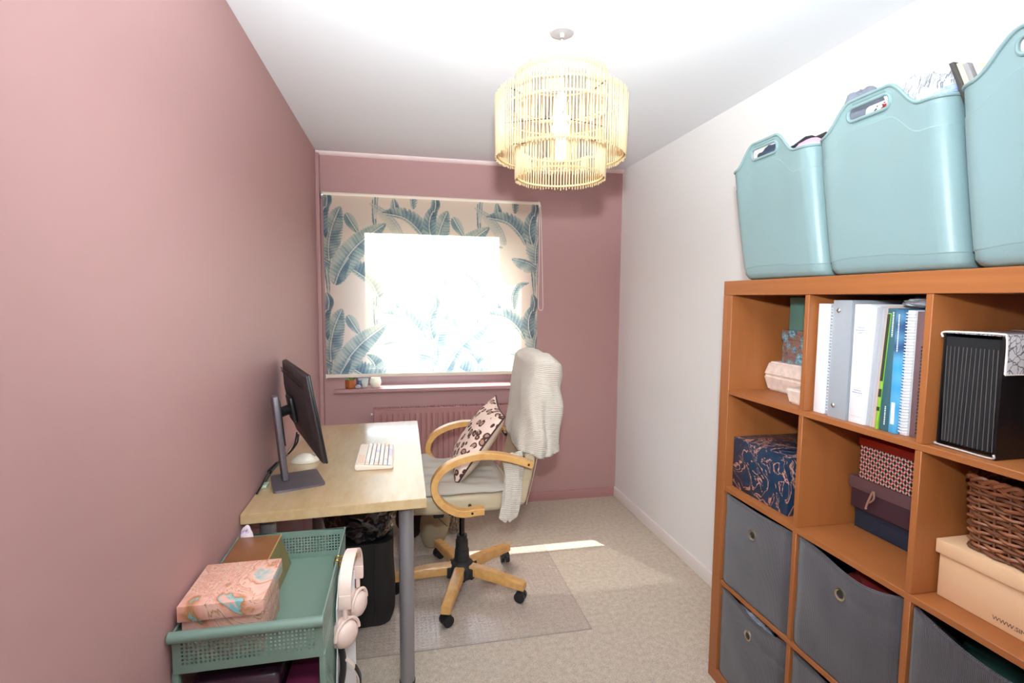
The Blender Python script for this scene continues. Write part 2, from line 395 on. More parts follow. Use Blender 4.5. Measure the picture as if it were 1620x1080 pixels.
for x in (BX0, BX1): obj('end_cap', to_bm(lambda bm: box(bm, x-.004, x+.004, BY-.008, BY+.008, BZ0-.008, BZ0+.018, .002)), m_white_pl, bl)
chain = spline([(.892, BY-.002, BZ1), (.893, BY-.002, 1.7), (.890, BY-.002, 1.40), (.896, BY-.002, 1.352), (.910, BY-.003, 1.345), (.922, BY-.002, 1.36), (.921, BY-.001, 1.45), (.912, BY+.01, 1.8), (.905, BY+.02, BZ1)], 8)
obj('pull_cord', to_bm(lambda bm: tube(bm, chain, .0018, 6)), m_white_pl, bl)

# ------------------------------------------------------------------ pendant lamp
LX, LY = .526, 1.727
lamp = thing('pendant_lamp', 'three tier rattan stick pendant lamp hanging lit from the white ceiling', 'ceiling lamp', (LX, LY, 1.82))
m_rattan = M('pale_rattan', (200, 176, 138), rough=.5)
m_hoop = M('rattan_hoop', (205, 170, 122), rough=.5)
obj('ceiling_rose', to_bm(lambda bm: lathe(bm, [(.040, H-.0005), (.040, H-.008), (.037, H-.011), (.008, H-.012), (.006, H-.024), (.001, H-.024)], (LX, LY, 0), 40)), M('rose_grey_plastic', (176, 172, 174), rough=.4), lamp)
obj('cord', to_bm(lambda bm: tube(bm, [(LX, LY, H-.03), (LX, LY, 2.10)], .0035, 8)), m_white_pl, lamp)
obj('lamp_holder', to_bm(lambda bm: lathe(bm, [(.001, 2.11), (.012, 2.11), (.019, 2.10), (.02, 2.035), (.03, 2.033), (.03, 2.028), (.02, 2.026), (.018, 2.01), (.001, 2.01)], (LX, LY, 0), 24)), m_white_pl, lamp)
m_bulb = M('lit_bulb', (255, 250, 240), rough=.3, emit=((255, 246, 232), 14.0))
obj('bulb', to_bm(lambda bm: lathe(bm, [(.001, 2.02), (.016, 2.02), (.026, 2.005), (.029, 1.99), (.026, 1.972), (.019, 1.962), (.0185, 1.90), (.012, 1.892), (.001, 1.891)], (LX, LY, 0), 24)), m_bulb, lamp)
light('bulb_glow', 'POINT', (LX, LY, 1.93), 5.0, (1, .9, .76), shadow_soft_size=.03)
slat_me = bpy.data.meshes.new('slat')
def tier(R, z0, z1, n, hoops):
    hz = [z0+.012, z1-.012]+hoops
    tr = obj('shade_tier', to_bm(lambda bm: [tube(bm, [(LX+(R-.006)*math.cos(2*PI*k/72), LY+(R-.006)*math.sin(2*PI*k/72), z) for k in range(72)], .0034, 6, closed=True) for z in hz]), m_hoop, lamp)
    bm = bmesh.new(); cyl(bm, (0, 0, 0), (0, 0, z1-z0), .0027, seg=6); me = bpy.data.meshes.new('slat')
    for f in bm.faces: f.smooth = len(f.verts) == 4
    bm.to_mesh(me); bm.free(); me.materials.append(m_rattan)
    for k in range(n):
        a = 2*PI*(k+.5)/n+random.uniform(-.006, .006); o = bpy.data.objects.new('slat', me); COL.objects.link(o); o.parent = tr
        o.location = Vector((LX+R*math.cos(a), LY+R*math.sin(a), z0+random.uniform(-.003, .003)))-ORIG[tr.name]
        o.rotation_euler = (random.uniform(-.012, .012), random.uniform(-.012, .012), 0)
    return tr
tier(.152, 2.055, 2.168, 88, []); tier(.2185, 1.893, 2.096, 124, [2.04]); tier(.152, 1.822, 1.935, 88, [])
for ra, za, rb_, zb, angs in ((.21, 2.04, .02, 2.032, (.4, .4+2*PI/3, .4+4*PI/3)), (.21, 1.905, .146, 1.922, (.4, 1.97, 3.54, 5.11)), (.21, 2.08, .146, 2.07, (.4, 1.97, 3.54, 5.11))):
    for a in angs: obj('frame_wire', to_bm(lambda bm: tube(bm, [(LX+ra*math.cos(a), LY+ra*math.sin(a), za), (LX+rb_*math.cos(a), LY+rb_*math.sin(a), zb)], .0016, 6)), m_dark, lamp)

# ------------------------------------------------------------------ radiator
rad = thing('radiator', 'pink painted panel radiator on the wall below the window', 'radiator', (.3, YB-.1, .12))
RA0, RA1, RZa, RZb = -.19, .80, .14, .715
def rad_panel(bm):
    y = YB-.1; pr = [(RA0, y+.012), (RA0+.004, y)]; x = RA0+.035
    while x < RA1-.05:
        pr += [(x, y), (x+.005, y+.007), (x+.012, y+.007), (x+.017, y)]; x += .0355
    pr += [(RA1-.004, y), (RA1, y+.012)]
    back = [(RA1, y+.014), (RA0, y+.014)]
    z0, z1 = RZa+.05, RZb-.055
    V0 = [bm.verts.new((a, b, z0)) for a, b in pr]; V1 = [bm.verts.new((a, b, z1)) for a, b in pr]
    U0 = [bm.verts.new((a, y if 0 < i < len(pr)-1 else b, z0-.02)) for i, (a, b) in enumerate(pr)]; U1 = [bm.verts.new((a, y if 0 < i < len(pr)-1 else b, z1+.02)) for i, (a, b) in enumerate(pr)]
    E0 = [bm.verts.new((a, y if 0 < i < len(pr)-1 else b, RZa)) for i, (a, b) in enumerate(pr)]; E1 = [bm.verts.new((a, y if 0 < i < len(pr)-1 else b, RZb-.008)) for i, (a, b) in enumerate(pr)]
    rows = [E0, U0, V0, V1, U1, E1]
    for A, C in zip(rows, rows[1:]):
        for i in range(len(pr)-1): bm.faces.new((A[i], A[i+1], C[i+1], C[i]))
obj('front_panel', to_bm(rad_panel), m_pinktrim, rad, angle=20)
obj('casing', B(RA0+.002, RA1-.002, YB-.085, YB-.03, RZa+.01, RZb-.03, .004), m_pinktrim, rad)
def grille(bm):
    box(bm, RA0, RA1, YB-.101, YB-.095, RZb-.012, RZb, .001); box(bm, RA0, RA1, YB-.032, YB-.026, RZb-.012, RZb, .001)
    x = RA0
    while x < RA1-.004: box(bm, x, x+.006, YB-.096, YB-.03, RZb-.006, RZb-.001); x += .018
obj('top_grille', to_bm(grille), m_pinktrim, rad)
obj('side_panel', B(RA0-.003, RA0+.001, YB-.1, YB-.03, RZa+.01, RZb-.002, .001), m_pinktrim, rad)
obj('bleed_valve', to_bm(lambda bm: cyl(bm, (RA0-.018, YB-.06, RZb-.04), (RA0, YB-.06, RZb-.04), .007)), m_white_pl, rad, label='small white valve')
obj('wall_bracket', B(RA0+.1, RA0+.13, YB-.032, YB-.001, RZa+.1, RZb-.1), m_pinktrim, rad)
obj('pipe', to_bm(lambda bm: tube(bm, [(RA0+.02, YB-.055, RZa+.02), (RA0+.02, YB-.055, 0)], .0075, 10)), m_pinktrim, rad)

# ------------------------------------------------------------------ things on the window sill
SZ = .8355
pot = thing('plant_pot', 'small brown glazed pot with a green succulent on the window sill', 'plant pot', (-.338, 3.45, SZ))
m_terra = M('brown_glaze', (172, 92, 38), rough=.3, wave=(60, 'Z', .3, .003), var=(30, .3))
obj('pot', to_bm(lambda bm: lathe(bm, [(.001, SZ), (.030, SZ), (.034, SZ+.008), (.035, SZ+.052), (.033, SZ+.055), (.030, SZ+.052), (.029, SZ+.04), (.001, SZ+.04)], (-.338, 3.45, 0), 28)), m_terra, pot)
m_succ = M('succulent_green', (120, 150, 80), rough=.5)
for k in range(9):
    a = k*2.4; r = .006+.011*((k % 3)/2)
    bx, by = -.338+r*math.cos(a), 3.45+r*math.sin(a); t = .010+.008*(k % 3)
    obj('leaf', to_bm(lambda bm: tube(bm, [(bx, by, SZ+.04), (bx+t*.4*math.cos(a), by+t*.4*math.sin(a), SZ+.056), (bx+t*math.cos(a), by+t*math.sin(a), SZ+.07-.004*(k % 2))], [.004, .0055, .001], 8)), m_succ, pot)
solo('pebble', crumple((-.289, 3.418, SZ+.012), (.019, .014, .013), 3, amp=.1, scale=1, sub=3, flat=SZ), M('mauve_stone', (178, 165, 180), rough=.4, var=(60, .3)), 'small mauve pebble on the sill beside the brown pot', 'pebble')
jar = thing('glass_jar', 'small blue grey glass jar behind the mauve pebble', 'jar', (-.282, 3.485, SZ))
m_bluegl = M('smoky_glass', (120, 130, 150), rough=.1, alpha=.75)
obj('body', to_bm(lambda bm: lathe(bm, [(.001, SZ), (.015, SZ), (.017, SZ+.01), (.016, SZ+.035), (.012, SZ+.04), (.012, SZ+.045)], (-.282, 3.485, 0), 20)), m_bluegl, jar)
obj('lid', to_bm(lambda bm: lathe(bm, [(.001, SZ+.058), (.013, SZ+.056), (.014, SZ+.044), (.001, SZ+.044)], (-.282, 3.485, 0), 20)), M('grey_lid', (190, 190, 200), rough=.3), jar)
can = thing('candle_glass', 'conical clear glass holding a cream candle, between jar and round candle', 'candle', (-.248, 3.45, SZ))
m_clear = M('thin_clear_glass', (215, 225, 228), rough=.05, alpha=.35)
obj('glass', to_bm(lambda bm: lathe(bm, [(.001, SZ), (.019, SZ), (.026, SZ+.062), (.024, SZ+.062), (.018, SZ+.004), (.001, SZ+.004)], (-.248, 3.45, 0), 24)), m_clear, can)
m_wax = M('cream_wax', (245, 236, 200), rough=.5)
obj('wax', to_bm(lambda bm: lathe(bm, [(.001, SZ+.005), (.0178, SZ+.005), (.0215, SZ+.036), (.001, SZ+.037)], (-.248, 3.45, 0), 20)), m_wax, can)
can2 = thing('round_candle', 'round white glass candle pot, rightmost thing on the window sill', 'candle', (-.182, 3.46, SZ))
obj('glass', to_bm(lambda bm: lathe(bm, [(.001, SZ), (.022, SZ), (.034, SZ+.015), (.038, SZ+.034), (.034, SZ+.052), (.030, SZ+.064), (.028, SZ+.064), (.031, SZ+.05), (.001, SZ+.048)], (-.182, 3.46, 0), 28)), M('milky_glass', (244, 238, 220), rough=.25), can2)
obj('wick', to_bm(lambda bm: cyl(bm, (-.182, 3.46, SZ+.047), (-.182, 3.46, SZ+.057), .0012, seg=6)), m_black, can2)

# ------------------------------------------------------------------ desk
DZ = .7277
desk = thing('desk', 'birch topped desk on grey tube legs along the pink wall', 'desk', (-.22, 2.33, 0))
def dtop(bm):
    prism(bm, [(-.514, 1.733), (.073, 1.761), (.073, 2.926), (-.514, 2.891)], DZ-.034, DZ, 'z')
    bmesh.ops.bevel(bm, geom=bm.edges[:], offset=.0015, segments=2, affect='EDGES')
obj('desk_top', to_bm(dtop), m_birch, desk)
for x, y in ((.004, 1.838), (-.455, 1.83), (.004, 2.84), (-.455, 2.81)):
    lg = obj('leg', to_bm(lambda bm: [cyl(bm, (x, y, .012), (x, y, DZ-.04), .0265, seg=32), cyl(bm, (x, y, DZ-.046), (x, y, DZ-.0345), .05, seg=32)]), m_grey_leg, desk)
    obj('foot', to_bm(lambda bm: lathe(bm, [(.001, 0), (.027, 0), (.029, .004), (.029, .014), (.001, .014)], (x, y, 0), 28)), m_black, lg)

# monitor, turned with its back to the camera
mw = Vector((-.334, .9426, 0)); mn = Vector((.9426, .334, 0)); tl = math.radians(9.5)
mu = (Vector((0, 0, 1))*math.cos(tl)-mn*math.sin(tl)).normalized(); mt = mw.cross(mu).normalized()
if mt.dot(mn) < 0: mt = -mt
mo = Vector((-.268, 1.852, .842))                       # bottom edge, end nearest the camera
MF = frame(mo, mw, mt, mu)                              # local: x along width, y towards the screen side, z up
mon = thing('monitor', 'black computer monitor on a grey stand, its back to the camera', 'monitor', (-.44, 2.03, DZ))
m_monback = M('monitor_back_plastic', (52, 44, 46), rough=.45, noise_=(400, .1, .001))
m_stand = M('grey_stand_metal', (112, 104, 110), rough=.4, metal=.5)
MWd, MH = .54, .315
def slab(bm, mtx):
    rows_ = [(.0, -.006), (.006, -.012), (.05, -.022), (.11, -.034), (.125, -.036)]; rings = []
    for ins, y in rows_:
        iz = min(ins, .10); rings.append([bm.verts.new(mtx @ Vector((a, y, b))) for a, b in ((ins, iz), (MWd-ins, iz), (MWd-ins, MH-iz*.8), (ins, MH-iz*.8))])
    for A, C in zip(rings, rings[1:]):
        for k in range(4): bm.faces.new((A[k], A[(k+1) % 4], C[(k+1) % 4], C[k]))
    bm.faces.new(rings[-1]); bm.faces.new(rings[0])
obj('housing', to_bm(lambda bm: [box(bm, 0, MWd, -.008, .0, 0, MH, .003, mtx=MF), slab(bm, MF)]), m_monback, mon)
obj('bezel', B(-.001, MWd+.001, -.001, .008, -.002, MH+.001, bev=.002, mtx=MF), m_black, mon)
obj('screen', B(.008, MWd-.008, .0075, .009, .016, MH-.008, mtx=MF), M('dark_screen', (16, 17, 20), rough=.12), mon, label='dark glossy screen facing the chair')
obj('vent_groove', to_bm(lambda bm: [box(bm, .03, MWd-.03, -.0255, -.0235, MH-.026-.008*i, MH-.023-.008*i, mtx=MF) for i in range(3)]), m_black, mon)
# stand: base plate, upright, arm
def round_poly(P, r, n=5):
    out = []; P = [Vector((a, b, 0)) for a, b in P]
    for i, p in enumerate(P):
        a = (P[i-1]-p).normalized(); c = (P[(i+1) % len(P)]-p).normalized(); q0, q1 = p+a*r, p+c*r
        for k in range(n+1): t = k/n; w = q0*(1-t)**2+p*2*t*(1-t)+q1*t*t; out.append((w.x, w.y))
    return out
obj('stand_base', to_bm(lambda bm: prism(bm, round_poly([(-.452, 1.895), (-.285, 1.955), (-.345, 2.135), (-.505, 2.08)], .018), DZ+.0005, DZ+.008, 'z')), m_stand, mon)
up0 = Vector((-.441, 2.03, DZ+.007)); up1 = Vector((-.468, 2.022, 1.055)); uz = (up1-up0).normalized(); ux = mn.copy(); ux = (ux-uz*ux.dot(uz)).normalized(); uy = uz.cross(ux)
UF = frame(up0, ux, uy, uz)
obj('stand_post', B(-.011, .011, -.03, .03, 0, (up1-up0).length, bev=.005, seg=3, mtx=UF), m_stand, mon)
obj('post_slot', B(.0105, .016, -.018, .018, .13, .30, bev=.002, mtx=UF), m_dark, mon)
ac = MF @ Vector((.25, -.045, .165)); a0 = UF @ Vector((.012, 0, .255))
obj('stand_arm', to_bm(lambda bm: [tube(bm, [a0, a0.lerp(ac, .5), ac], [.019, .019, .02], 12), box(bm, .20, .30, -.052, -.038, .115, .215, .006, mtx=MF)]), m_black, mon)
c0 = MF @ Vector((.29, -.036, .05)); cable_m = m_black
obj('power_cable', to_bm(lambda bm: tube(bm, spline([c0, c0+Vector((-.005, .0, -.035)), (-.455, 2.19, .79), (-.495, 2.13, .762), (-.503, 2.04, .757), (-.505, 1.96, .742), (-.507, 1.90, .733)], 8), .0032, 8)), cable_m, mon)
obj('video_cable', to_bm(lambda bm: [tube(bm, spline([c0+Vector((-.01, .03, 0)), c0+Vector((-.02, .02, -.05)), (-.47, 2.20, .775), (-.498, 2.16, .752), (-.505, 2.08, .740), (-.506, 1.98, .7335)], 8), .003, 8)]), cable_m, mon)
obj('plug', to_bm(lambda bm: tube(bm, [(-.492, 2.135, .763), (-.502, 2.06, .757)], [.008, .009], 8)), cable_m, mon)
solo('cable_tag', B(-.512, -.488, 1.955, 2.0, DZ+.0005, DZ+.012, bev=.003), M('pale_green_plastic', (170, 185, 160), rough=.5), 'small pale green connector lying behind the monitor stand', 'connector')

# mouse
mouse = thing('mouse', 'white computer mouse lying behind the monitor stand', 'mouse', (-.41, 2.255, DZ))
m_mouse = M('ivory_plastic', (238, 228, 212), rough=.35)
def mshell(bm, z0, z1, s):
    bmesh.ops.create_uvsphere(bm, u_segments=32, v_segments=16, radius=1)
    for v in bm.verts:
        x, y, z = v.co; f = 1-.25*x
        v.co = Vector((-.41+x*.057*s, 2.255+y*.031*s, DZ+.001+(max(z, -.15)+.15)/1.15*(.036 if z > 0 else .034)*(1-.25*x*x)*s))
obj('shell', to_bm(lambda bm: mshell(bm, 0, 0, 1)), m_mouse, mouse)
obj('scroll_wheel', to_bm(lambda bm: cyl(bm, (-.375, 2.252, DZ+.027), (-.375, 2.258, DZ+.027), .009, seg=20)), M('mouse_grey', (190, 180, 170)), mouse)

# keyboard: long side along the desk
kb = thing('keyboard', 'cream compact keyboard lying on the birch desk', 'keyboard', (-.12, 2.25, DZ))
m_kb = M('cream_keyboard_plastic', (240, 222, 205), rough=.4); m_key = M('white_keycap', (240, 232, 226), rough=.45); m_keyo = M('apricot_keycap', (244, 208, 180), rough=.45); m_keyl = M('lilac_keycap', (222, 218, 236), rough=.45)
KX0, KX1, KY0, KY1 = -.195, -.046, 2.095, 2.405
def kbase(bm):
    prism(bm, [(KX0, DZ+.001), (KX1, DZ+.001), (KX1, DZ+.013), (KX0, DZ+.025)], KY0, KY1, 'y')
    bmesh.ops.bevel(bm, geom=bm.edges[:], offset=.004, segments=3, affect='EDGES')
obj('case', to_bm(kbase), m_kb, kb)
obj('key_well', to_bm(lambda bm: prism(bm, [(KX0+.037, DZ+.0222), (KX1-.007, DZ+.0146), (KX1-.007, DZ+.014), (KX0+.037, DZ+.02)], KY0+.009, KY1-.007, 'y')), M('key_gap_grey', (84, 80, 84)), kb)
obj('control_strip', to_bm(lambda bm: prism(bm, [(KX0+.010, DZ+.0262), (KX0+.030, DZ+.0246), (KX0+.030, DZ+.0215), (KX0+.010, DZ+.0225)], KY0+.02, KY0+.14, 'y')), m_keyo, kb, label='apricot strip')
def keycap(w):
    bm = bmesh.new(); h = .0085; a = .0080; b = w/2-.0016; ta, tb = a*.72, b-.0028
    v = [bm.verts.new(p) for p in ((-a, -b, 0), (a, -b, 0), (a, b, 0), (-a, b, 0), (-ta, -tb, h), (ta, -tb, h), (ta, tb, h), (-ta, tb, h))]
    for f in ((0, 1, 5, 4), (1, 2, 6, 5), (2, 3, 7, 6), (3, 0, 4, 7), (4, 5, 6, 7), (0, 3, 2, 1)): bm.faces.new([v[i] for i in f])
    me = bpy.data.meshes.new('key'); bm.to_mesh(me); bm.free(); return me
pitch = (KY1-KY0-.018)/16; caps = {}
rows = [[1]*16, [1]*13+[2, 1], [1.5]+[1]*12+[1.5, 1], [1.75]+[1]*11+[2.25, 1], [2.25]+[1]*10+[1.75, 1, 1], [1.25, 1.25, 1.25, 6.25, 1, 1, 1, 1, 1, 1]]
for r, row in enumerate(rows):
    y = KY1-.008; x = KX0+.0465+r*.0177; x = KX0+.0465+r*.0178
    for i, w in enumerate(row):
        m = m_keyo if (i == len(row)-1 and r in (0, 2, 3)) or (r == 4 and i == 0) else (m_keyl if (r == 5 and i == 3) or (r == 2 and i in (5, 6)) else m_key)
        key = (w, m.name)
        if key not in caps: caps[key] = keycap(w*pitch); caps[key].materials.append(m)
        o = bpy.data.objects.new('key', caps[key]); COL.objects.link(o); o.parent = kb
        y2 = y-w*pitch; zz = DZ+.0215-(x-KX0-.037)*.08
        o.location = Vector((x, (y+y2)/2, zz))-ORIG[kb.name]; o.rotation_euler = (0, .078, 0); y = y2

# ------------------------------------------------------------------ storage shelf unit
SX0, SX1, SY = 1.1285, 1.4975, 1.6667
su = thing('shelf_unit', 'cherry brown cube shelving unit against the white wall', 'shelf unit', ((SX0+SX1)/2, SY-.744, 0))
LZ = [.385, .736, 1.087]; DV = [.385, .736, 1.087]
def sbox(name, m, s0, s1, z0, z1, dx=0): obj(name, B(SX0+dx, SX1, SY-s1, SY-s0, z0, z1, bev=.0012, seg=1), m, su)
sbox('top_panel', m_shelf, 0, 1.488, 1.438, 1.488); sbox('bottom_panel', m_shelf, 0, 1.488, 0, .05)
sbox('side_panel', m_shelf_v, 0, .05, .0505, 1.4375); sbox('side_panel', m_shelf_v, 1.438, 1.488, .0505, 1.4375)
for z in LZ: sbox('shelf_board', m_shelf, .0503, 1.4377, z, z+.016, .0005)
for z0, z1 in ((.0505, .3847), (.4013, .7357), (.7523, 1.0867), (1.1033, 1.4377)):
    for s in DV: sbox('divider', m_shelf_v, s, s+.016, z0, z1, .001)
def cell(c, r):  # y0,y1,z0,z1 of an opening, column from the far end, row from the top
    s0 = (.05, .401, .752, 1.103)[c]; z0 = (1.103, .752, .401, .05)[r]; return SY-s0-.335, SY-s0, z0, z0+.335

# fabric bins
def corduroy():
    k = N('grey_corduroy'); t = k.n('TexWave', bands_direction='Y', i_Scale=95.0, i_Distortion=.3); k.link(k.coord(), t.inputs[0])
    n2 = k.n('TexNoise', i_Scale=14.0, i_Detail=5.0); k.link(k.coord(), n2.inputs[0])
    c = k.mix(.3, k.ramp(t.outputs['Fac'], [(0, lin((52, 47, 52))), (1, lin((75, 69, 75)))]), k.ramp(n2.outputs[0], [(.3, lin((48, 44, 49))), (.7, lin((76, 70, 76)))]))
    k.link(c, k.b.inputs['Base Color']); k.b.inputs['Roughness'].default_value = .85; k.b.inputs['Sheen Weight'].default_value = .3
    k.bump(t.outputs['Fac'], .35, .003); return k.m
m_cord = corduroy()
m_binin = M('bin_lining', (60, 58, 66), rough=.9)
def bin_(c, r, label, ztop, sag, peak=.5, fold=0.0, seed=1):
    y0, y1, z0, z1 = cell(c, r); y0 += .003; y1 -= .003; x0, x1 = SX0+.008, SX1-.012
    t = thing('storage_bin', label, 'storage bin', ((x0+x1)/2, (y0+y1)/2, z0), group='grey fabric bins in the shelf unit')
    def front(u, v):   # u: from the far side to the near side
        sg = sag*math.sin(PI*u**(math.log(.5)/math.log(peak)))**1.3
        z = z0+.001+(ztop-sg-z0)*v; ed = min(u, 1-u)*14; ed = min(1, ed)
        x = x0+.006-.006*ed-.005*math.sin(PI*u)*math.sin(PI*min(1, v*1.1))+fnoise((u*3, v*3, seed), 1)*.004
        if fold: x += fold*math.exp(-((v-.9+.12*u)/.03)**2)*min(1, max(0, (u-.45)*4))
        return (x, y1+(y0-y1)*u, z)
    obj('front_panel', to_bm(lambda bm: grid(bm, front, 40, 36)), m_cord, t, mods=[('SOLIDIFY', dict(thickness=.004, offset=-1))])
    def rim(bm):
        tube(bm, [Vector(front(i/30, 1.0))+Vector((.002, 0, 0)) for i in range(31)], .0032, 6)
    obj('rim', to_bm(rim), m_cord, t)
    obj('side_panel', B(x0+.005, x1, y1-.004, y1, z0+.001, ztop-.004), m_binin, t); obj('side_panel', B(x0+.005, x1, y0, y0+.004, z0+.001, ztop-.004), m_binin, t)
    obj('back_panel', B(x1-.004, x1, y0, y1, z0+.001, ztop), m_binin, t); obj('base', B(x0+.005, x1, y0, y1, z0+.001, z0+.006), m_binin, t)
    gy, gz = (y0+y1)/2+.004, z0+.243; gx = front(.5, (gz-z0)/(ztop-z0))[0]-.0055
    g = obj('grommet', to_bm(lambda bm: lathe(bm, [(.010, .004), (.0105, -.001), (.013, -.0028), (.017, -.0022), (.0185, .003)], (gx, gy, gz), 32, 'x')), M('antique_silver', (200, 190, 170), rough=.25, metal=1), t)
    obj('eyelet_hole', to_bm(lambda bm: cyl(bm, (gx+.0006, gy, gz), (gx+.004, gy, gz), .0108, seg=28)), m_black, g)
    return t
bin_(0, 2, 'grey corduroy fabric bin in the third row below the navy patterned box', .722, .004, seed=1)
bin_(1, 2, 'grey fabric bin with sagging front and red cloth inside, third row', .727, .030, .62, fold=-.003, seed=2)
bin_(2, 2, 'grey fabric bin below the peach shoe box, green cloth inside', .722, .036, .52, seed=3)
bin_(0, 3, 'grey fabric bin with pale cloth poking out, bottom row at the far end', .372, .022, .6, fold=-.008, seed=4)
bin_(1, 3, 'grey fabric bin in the bottom row, below the bin with red cloth', .368, .004, seed=5)
solo('red_cloth', crumple((1.24, 1.06, .655), (.07, .10, .045), 1, amp=.3), M('red_fabric', (120, 22, 26), rough=.9), 'dark red cloth inside a sagging grey bin of the third row', 'cloth')
solo('green_cloth', crumple((1.22, .745, .655), (.06, .11, .032), 2, amp=.25), M('green_fabric', (18, 62, 56), rough=.9), 'dark green cloth in the grey bin under the peach shoe box', 'cloth')
solo('pale_cloth', crumple((1.180, 1.485, .325), (.030, .075, .034), 5, amp=.3, sub=5, scale=3), M('pale_blue_fabric', (180, 188, 202), rough=.9, var=(40, .3)), 'crumpled pale blue cloth poking out of the bottom far bin', 'cloth')
solo('rust_cloth', crumple((1.185, 1.350, .318), (.030, .032, .028), 6, amp=.2), M('rust_fabric', (120, 50, 40), rough=.9), 'rust red cloth beside the pale blue cloth in the bottom far bin', 'cloth')

# --- patterned papers
def marble(name, stops, scale, dist, thresholds=None, rough=.4, extra=None):
    k = N(name); c = k.coord()
    w = k.n('TexNoise', i_Scale=scale*.6, i_Detail=3.0, i_Distortion=.6); k.link(c, w.inputs[0])
    v = k.n('VectorMath', operation='SCALE'); k.link(w.outputs['Color'], v.inputs[0]); v.inputs['Scale'].default_value = dist
    a = k.n('VectorMath', operation='ADD'); k.link(c, a.inputs[0]); k.link(v.outputs[0], a.inputs[1])
    t = k.n('TexNoise', i_Scale=scale, i_Detail=5.0, i_Roughness=.55, i_Distortion=1.5); k.link(a.outputs[0], t.inputs[0])
    col = k.ramp(t.outputs[0], stops)
    k.link(col, k.b.inputs['Base Color']); k.b.inputs['Roughness'].default_value = rough; return k.m
nv = lin((26, 52, 78)); cp = lin((196, 140, 116)); nd = lin((20, 38, 56))
m_navy = marble('navy_copper_marble_paper', [(0, nd), (.44, nv), (.488, nv), (.494, cp), (.507, cp), (.514, nv), (.61, nd), (.622, cp), (.636, nv)], 7, .25, rough=.35)
pk = lin((226, 172, 156)); pl = lin((232, 190, 172)); gd = lin((172, 116, 62)); cy = lin((128, 182, 184)); og = lin((218, 156, 134))
m_pinkmarble = marble('pink_marbled_paper', [(0, pl), (.31, pk), (.338, cy), (.352, cy), (.362, gd), (.395, og), (.43, pk), (.455, pl), (.46, gd), (.472, pl), (.50, og), (.525, pk), (.53, gd), (.54, pl), (.58, pk), (.588, gd), (.60, og), (.64, pl), (.70, cy), (.712, gd), (.72, pk)], 4.0, .26, rough=.45)
def floral():
    k = N('blue_floral_paper'); c = k.coord(); w = k.n('TexNoise', i_Scale=30.0); k.link(c, w.inputs[0])
    v = k.n('VectorMath', operation='SCALE'); k.link(w.outputs['Color'], v.inputs[0]); v.inputs['Scale'].default_value = .02
    a = k.n('VectorMath', operation='ADD'); k.link(c, a.inputs[0]); k.link(v.outputs[0], a.inputs[1])
    t = k.n('TexVoronoi', i_Scale=26.0, feature='F1'); k.link(a.outputs[0], t.inputs[0])
    pet = k.n('TexVoronoi', i_Scale=90.0, feature='DISTANCE_TO_EDGE'); k.link(a.outputs[0], pet.inputs[0])
    b = k.ramp(t.outputs[0], [(0, lin((60, 80, 120))), (.25, lin((150, 190, 196))), (.42, lin((110, 160, 170))), (.5, lin((150, 112, 92))), (1, lin((138, 100, 80)))])
    b2 = k.mix(k.ramp(pet.outputs[0], [(.02, (1, 1, 1, 1)), (.08, (0, 0, 0, 1))]), b, lin((60, 84, 112)))
    k.link(b2, k.b.inputs['Base Color']); return k.m
m_floral = floral()
m_beige_stone = M('beige_stone_paper', (222, 202, 190), rough=.6, var=(50, .12))

def lidded(name, label, x0, x1, y0, y1, z0, z1, mb, ml, lid_h, over=.003, cat='box', group=None, notch=False):
    t = thing(name, label, cat, ((x0+x1)/2, (y0+y1)/2, z0), group=group)
    obj('body', B(x0, x1, y0, y1, z0, z1-.002, bev=.0015), mb, t)
    obj('lid', B(x0-over, x1+over, y0-over, y1+over, z1-lid_h, z1, bev=.002), ml, t)
    return t
# row 1, column 1
def clam(bm, z0, z1, x0, x1, y0, y1, tb, tt):
    v = []
    for z, t in ((z0, tb), (z1, tt)):
        for x, y in ((x0+t, y0+t), (x1-t, y0+t), (x1-t, y1-t), (x0+t, y1-t)): v.append(bm.verts.new((x, y, z)))
    for f in ((0, 1, 2, 3), (4, 7, 6, 5), (0, 4, 5, 1), (1, 5, 6, 2), (2, 6, 7, 3), (3, 7, 4, 0)): bm.faces.new([v[i] for i in f])
    bmesh.ops.bevel(bm, geom=bm.edges[:], offset=.006, segments=3, affect='EDGES')
cs = thing('clamshell_case', 'beige speckled clamshell case, lowest of the stack in the top far cell', 'case', (1.35, 1.52, 1.1035))
obj('case_base', to_bm(lambda bm: clam(bm, 1.104, 1.157, 1.262, 1.44, 1.40, 1.613, .012, 0)), m_beige_stone, cs, angle=18)
obj('case_lid', to_bm(lambda bm: clam(bm, 1.1575, 1.206, 1.262, 1.44, 1.40, 1.613, 0, .012)), m_beige_stone, cs, angle=18)
lidded('floral_box', 'blue floral lidded box standing on the beige clamshell case', 1.30, 1.44, 1.42, 1.567, 1.2065, 1.320, m_floral, m_floral, .034)
lidded('teal_box', 'plain teal box at the top of the stack in the far cell', 1.30, 1.44, 1.40, 1.541, 1.3205, 1.432, M('teal_card', (98, 142, 130), rough=.6), M('teal_card_lid', (92, 136, 124), rough=.6), .02, over=.001)
tr = thing('open_tray', 'small beige stone-look open tray at the front of the top far cell', 'tray', (1.22, 1.335, 1.1035))
def trayb(bm):
    clam(bm, 1.104, 1.152, 1.158, 1.27, 1.296, 1.380, .010, 0)
obj('tray_body', to_bm(trayb), m_beige_stone, tr, angle=18)
obj('tray_well', B(1.166, 1.262, 1.304, 1.372, 1.1515, 1.1535, .001), M('tray_inside', (190, 172, 160), rough=.7), tr)
solo('phone_case', B(1.205, 1.285, 1.352, 1.366, 1.1545, 1.235, bev=.006, seg=3), m_black, 'black rounded case standing upright behind the open tray rim', 'case')

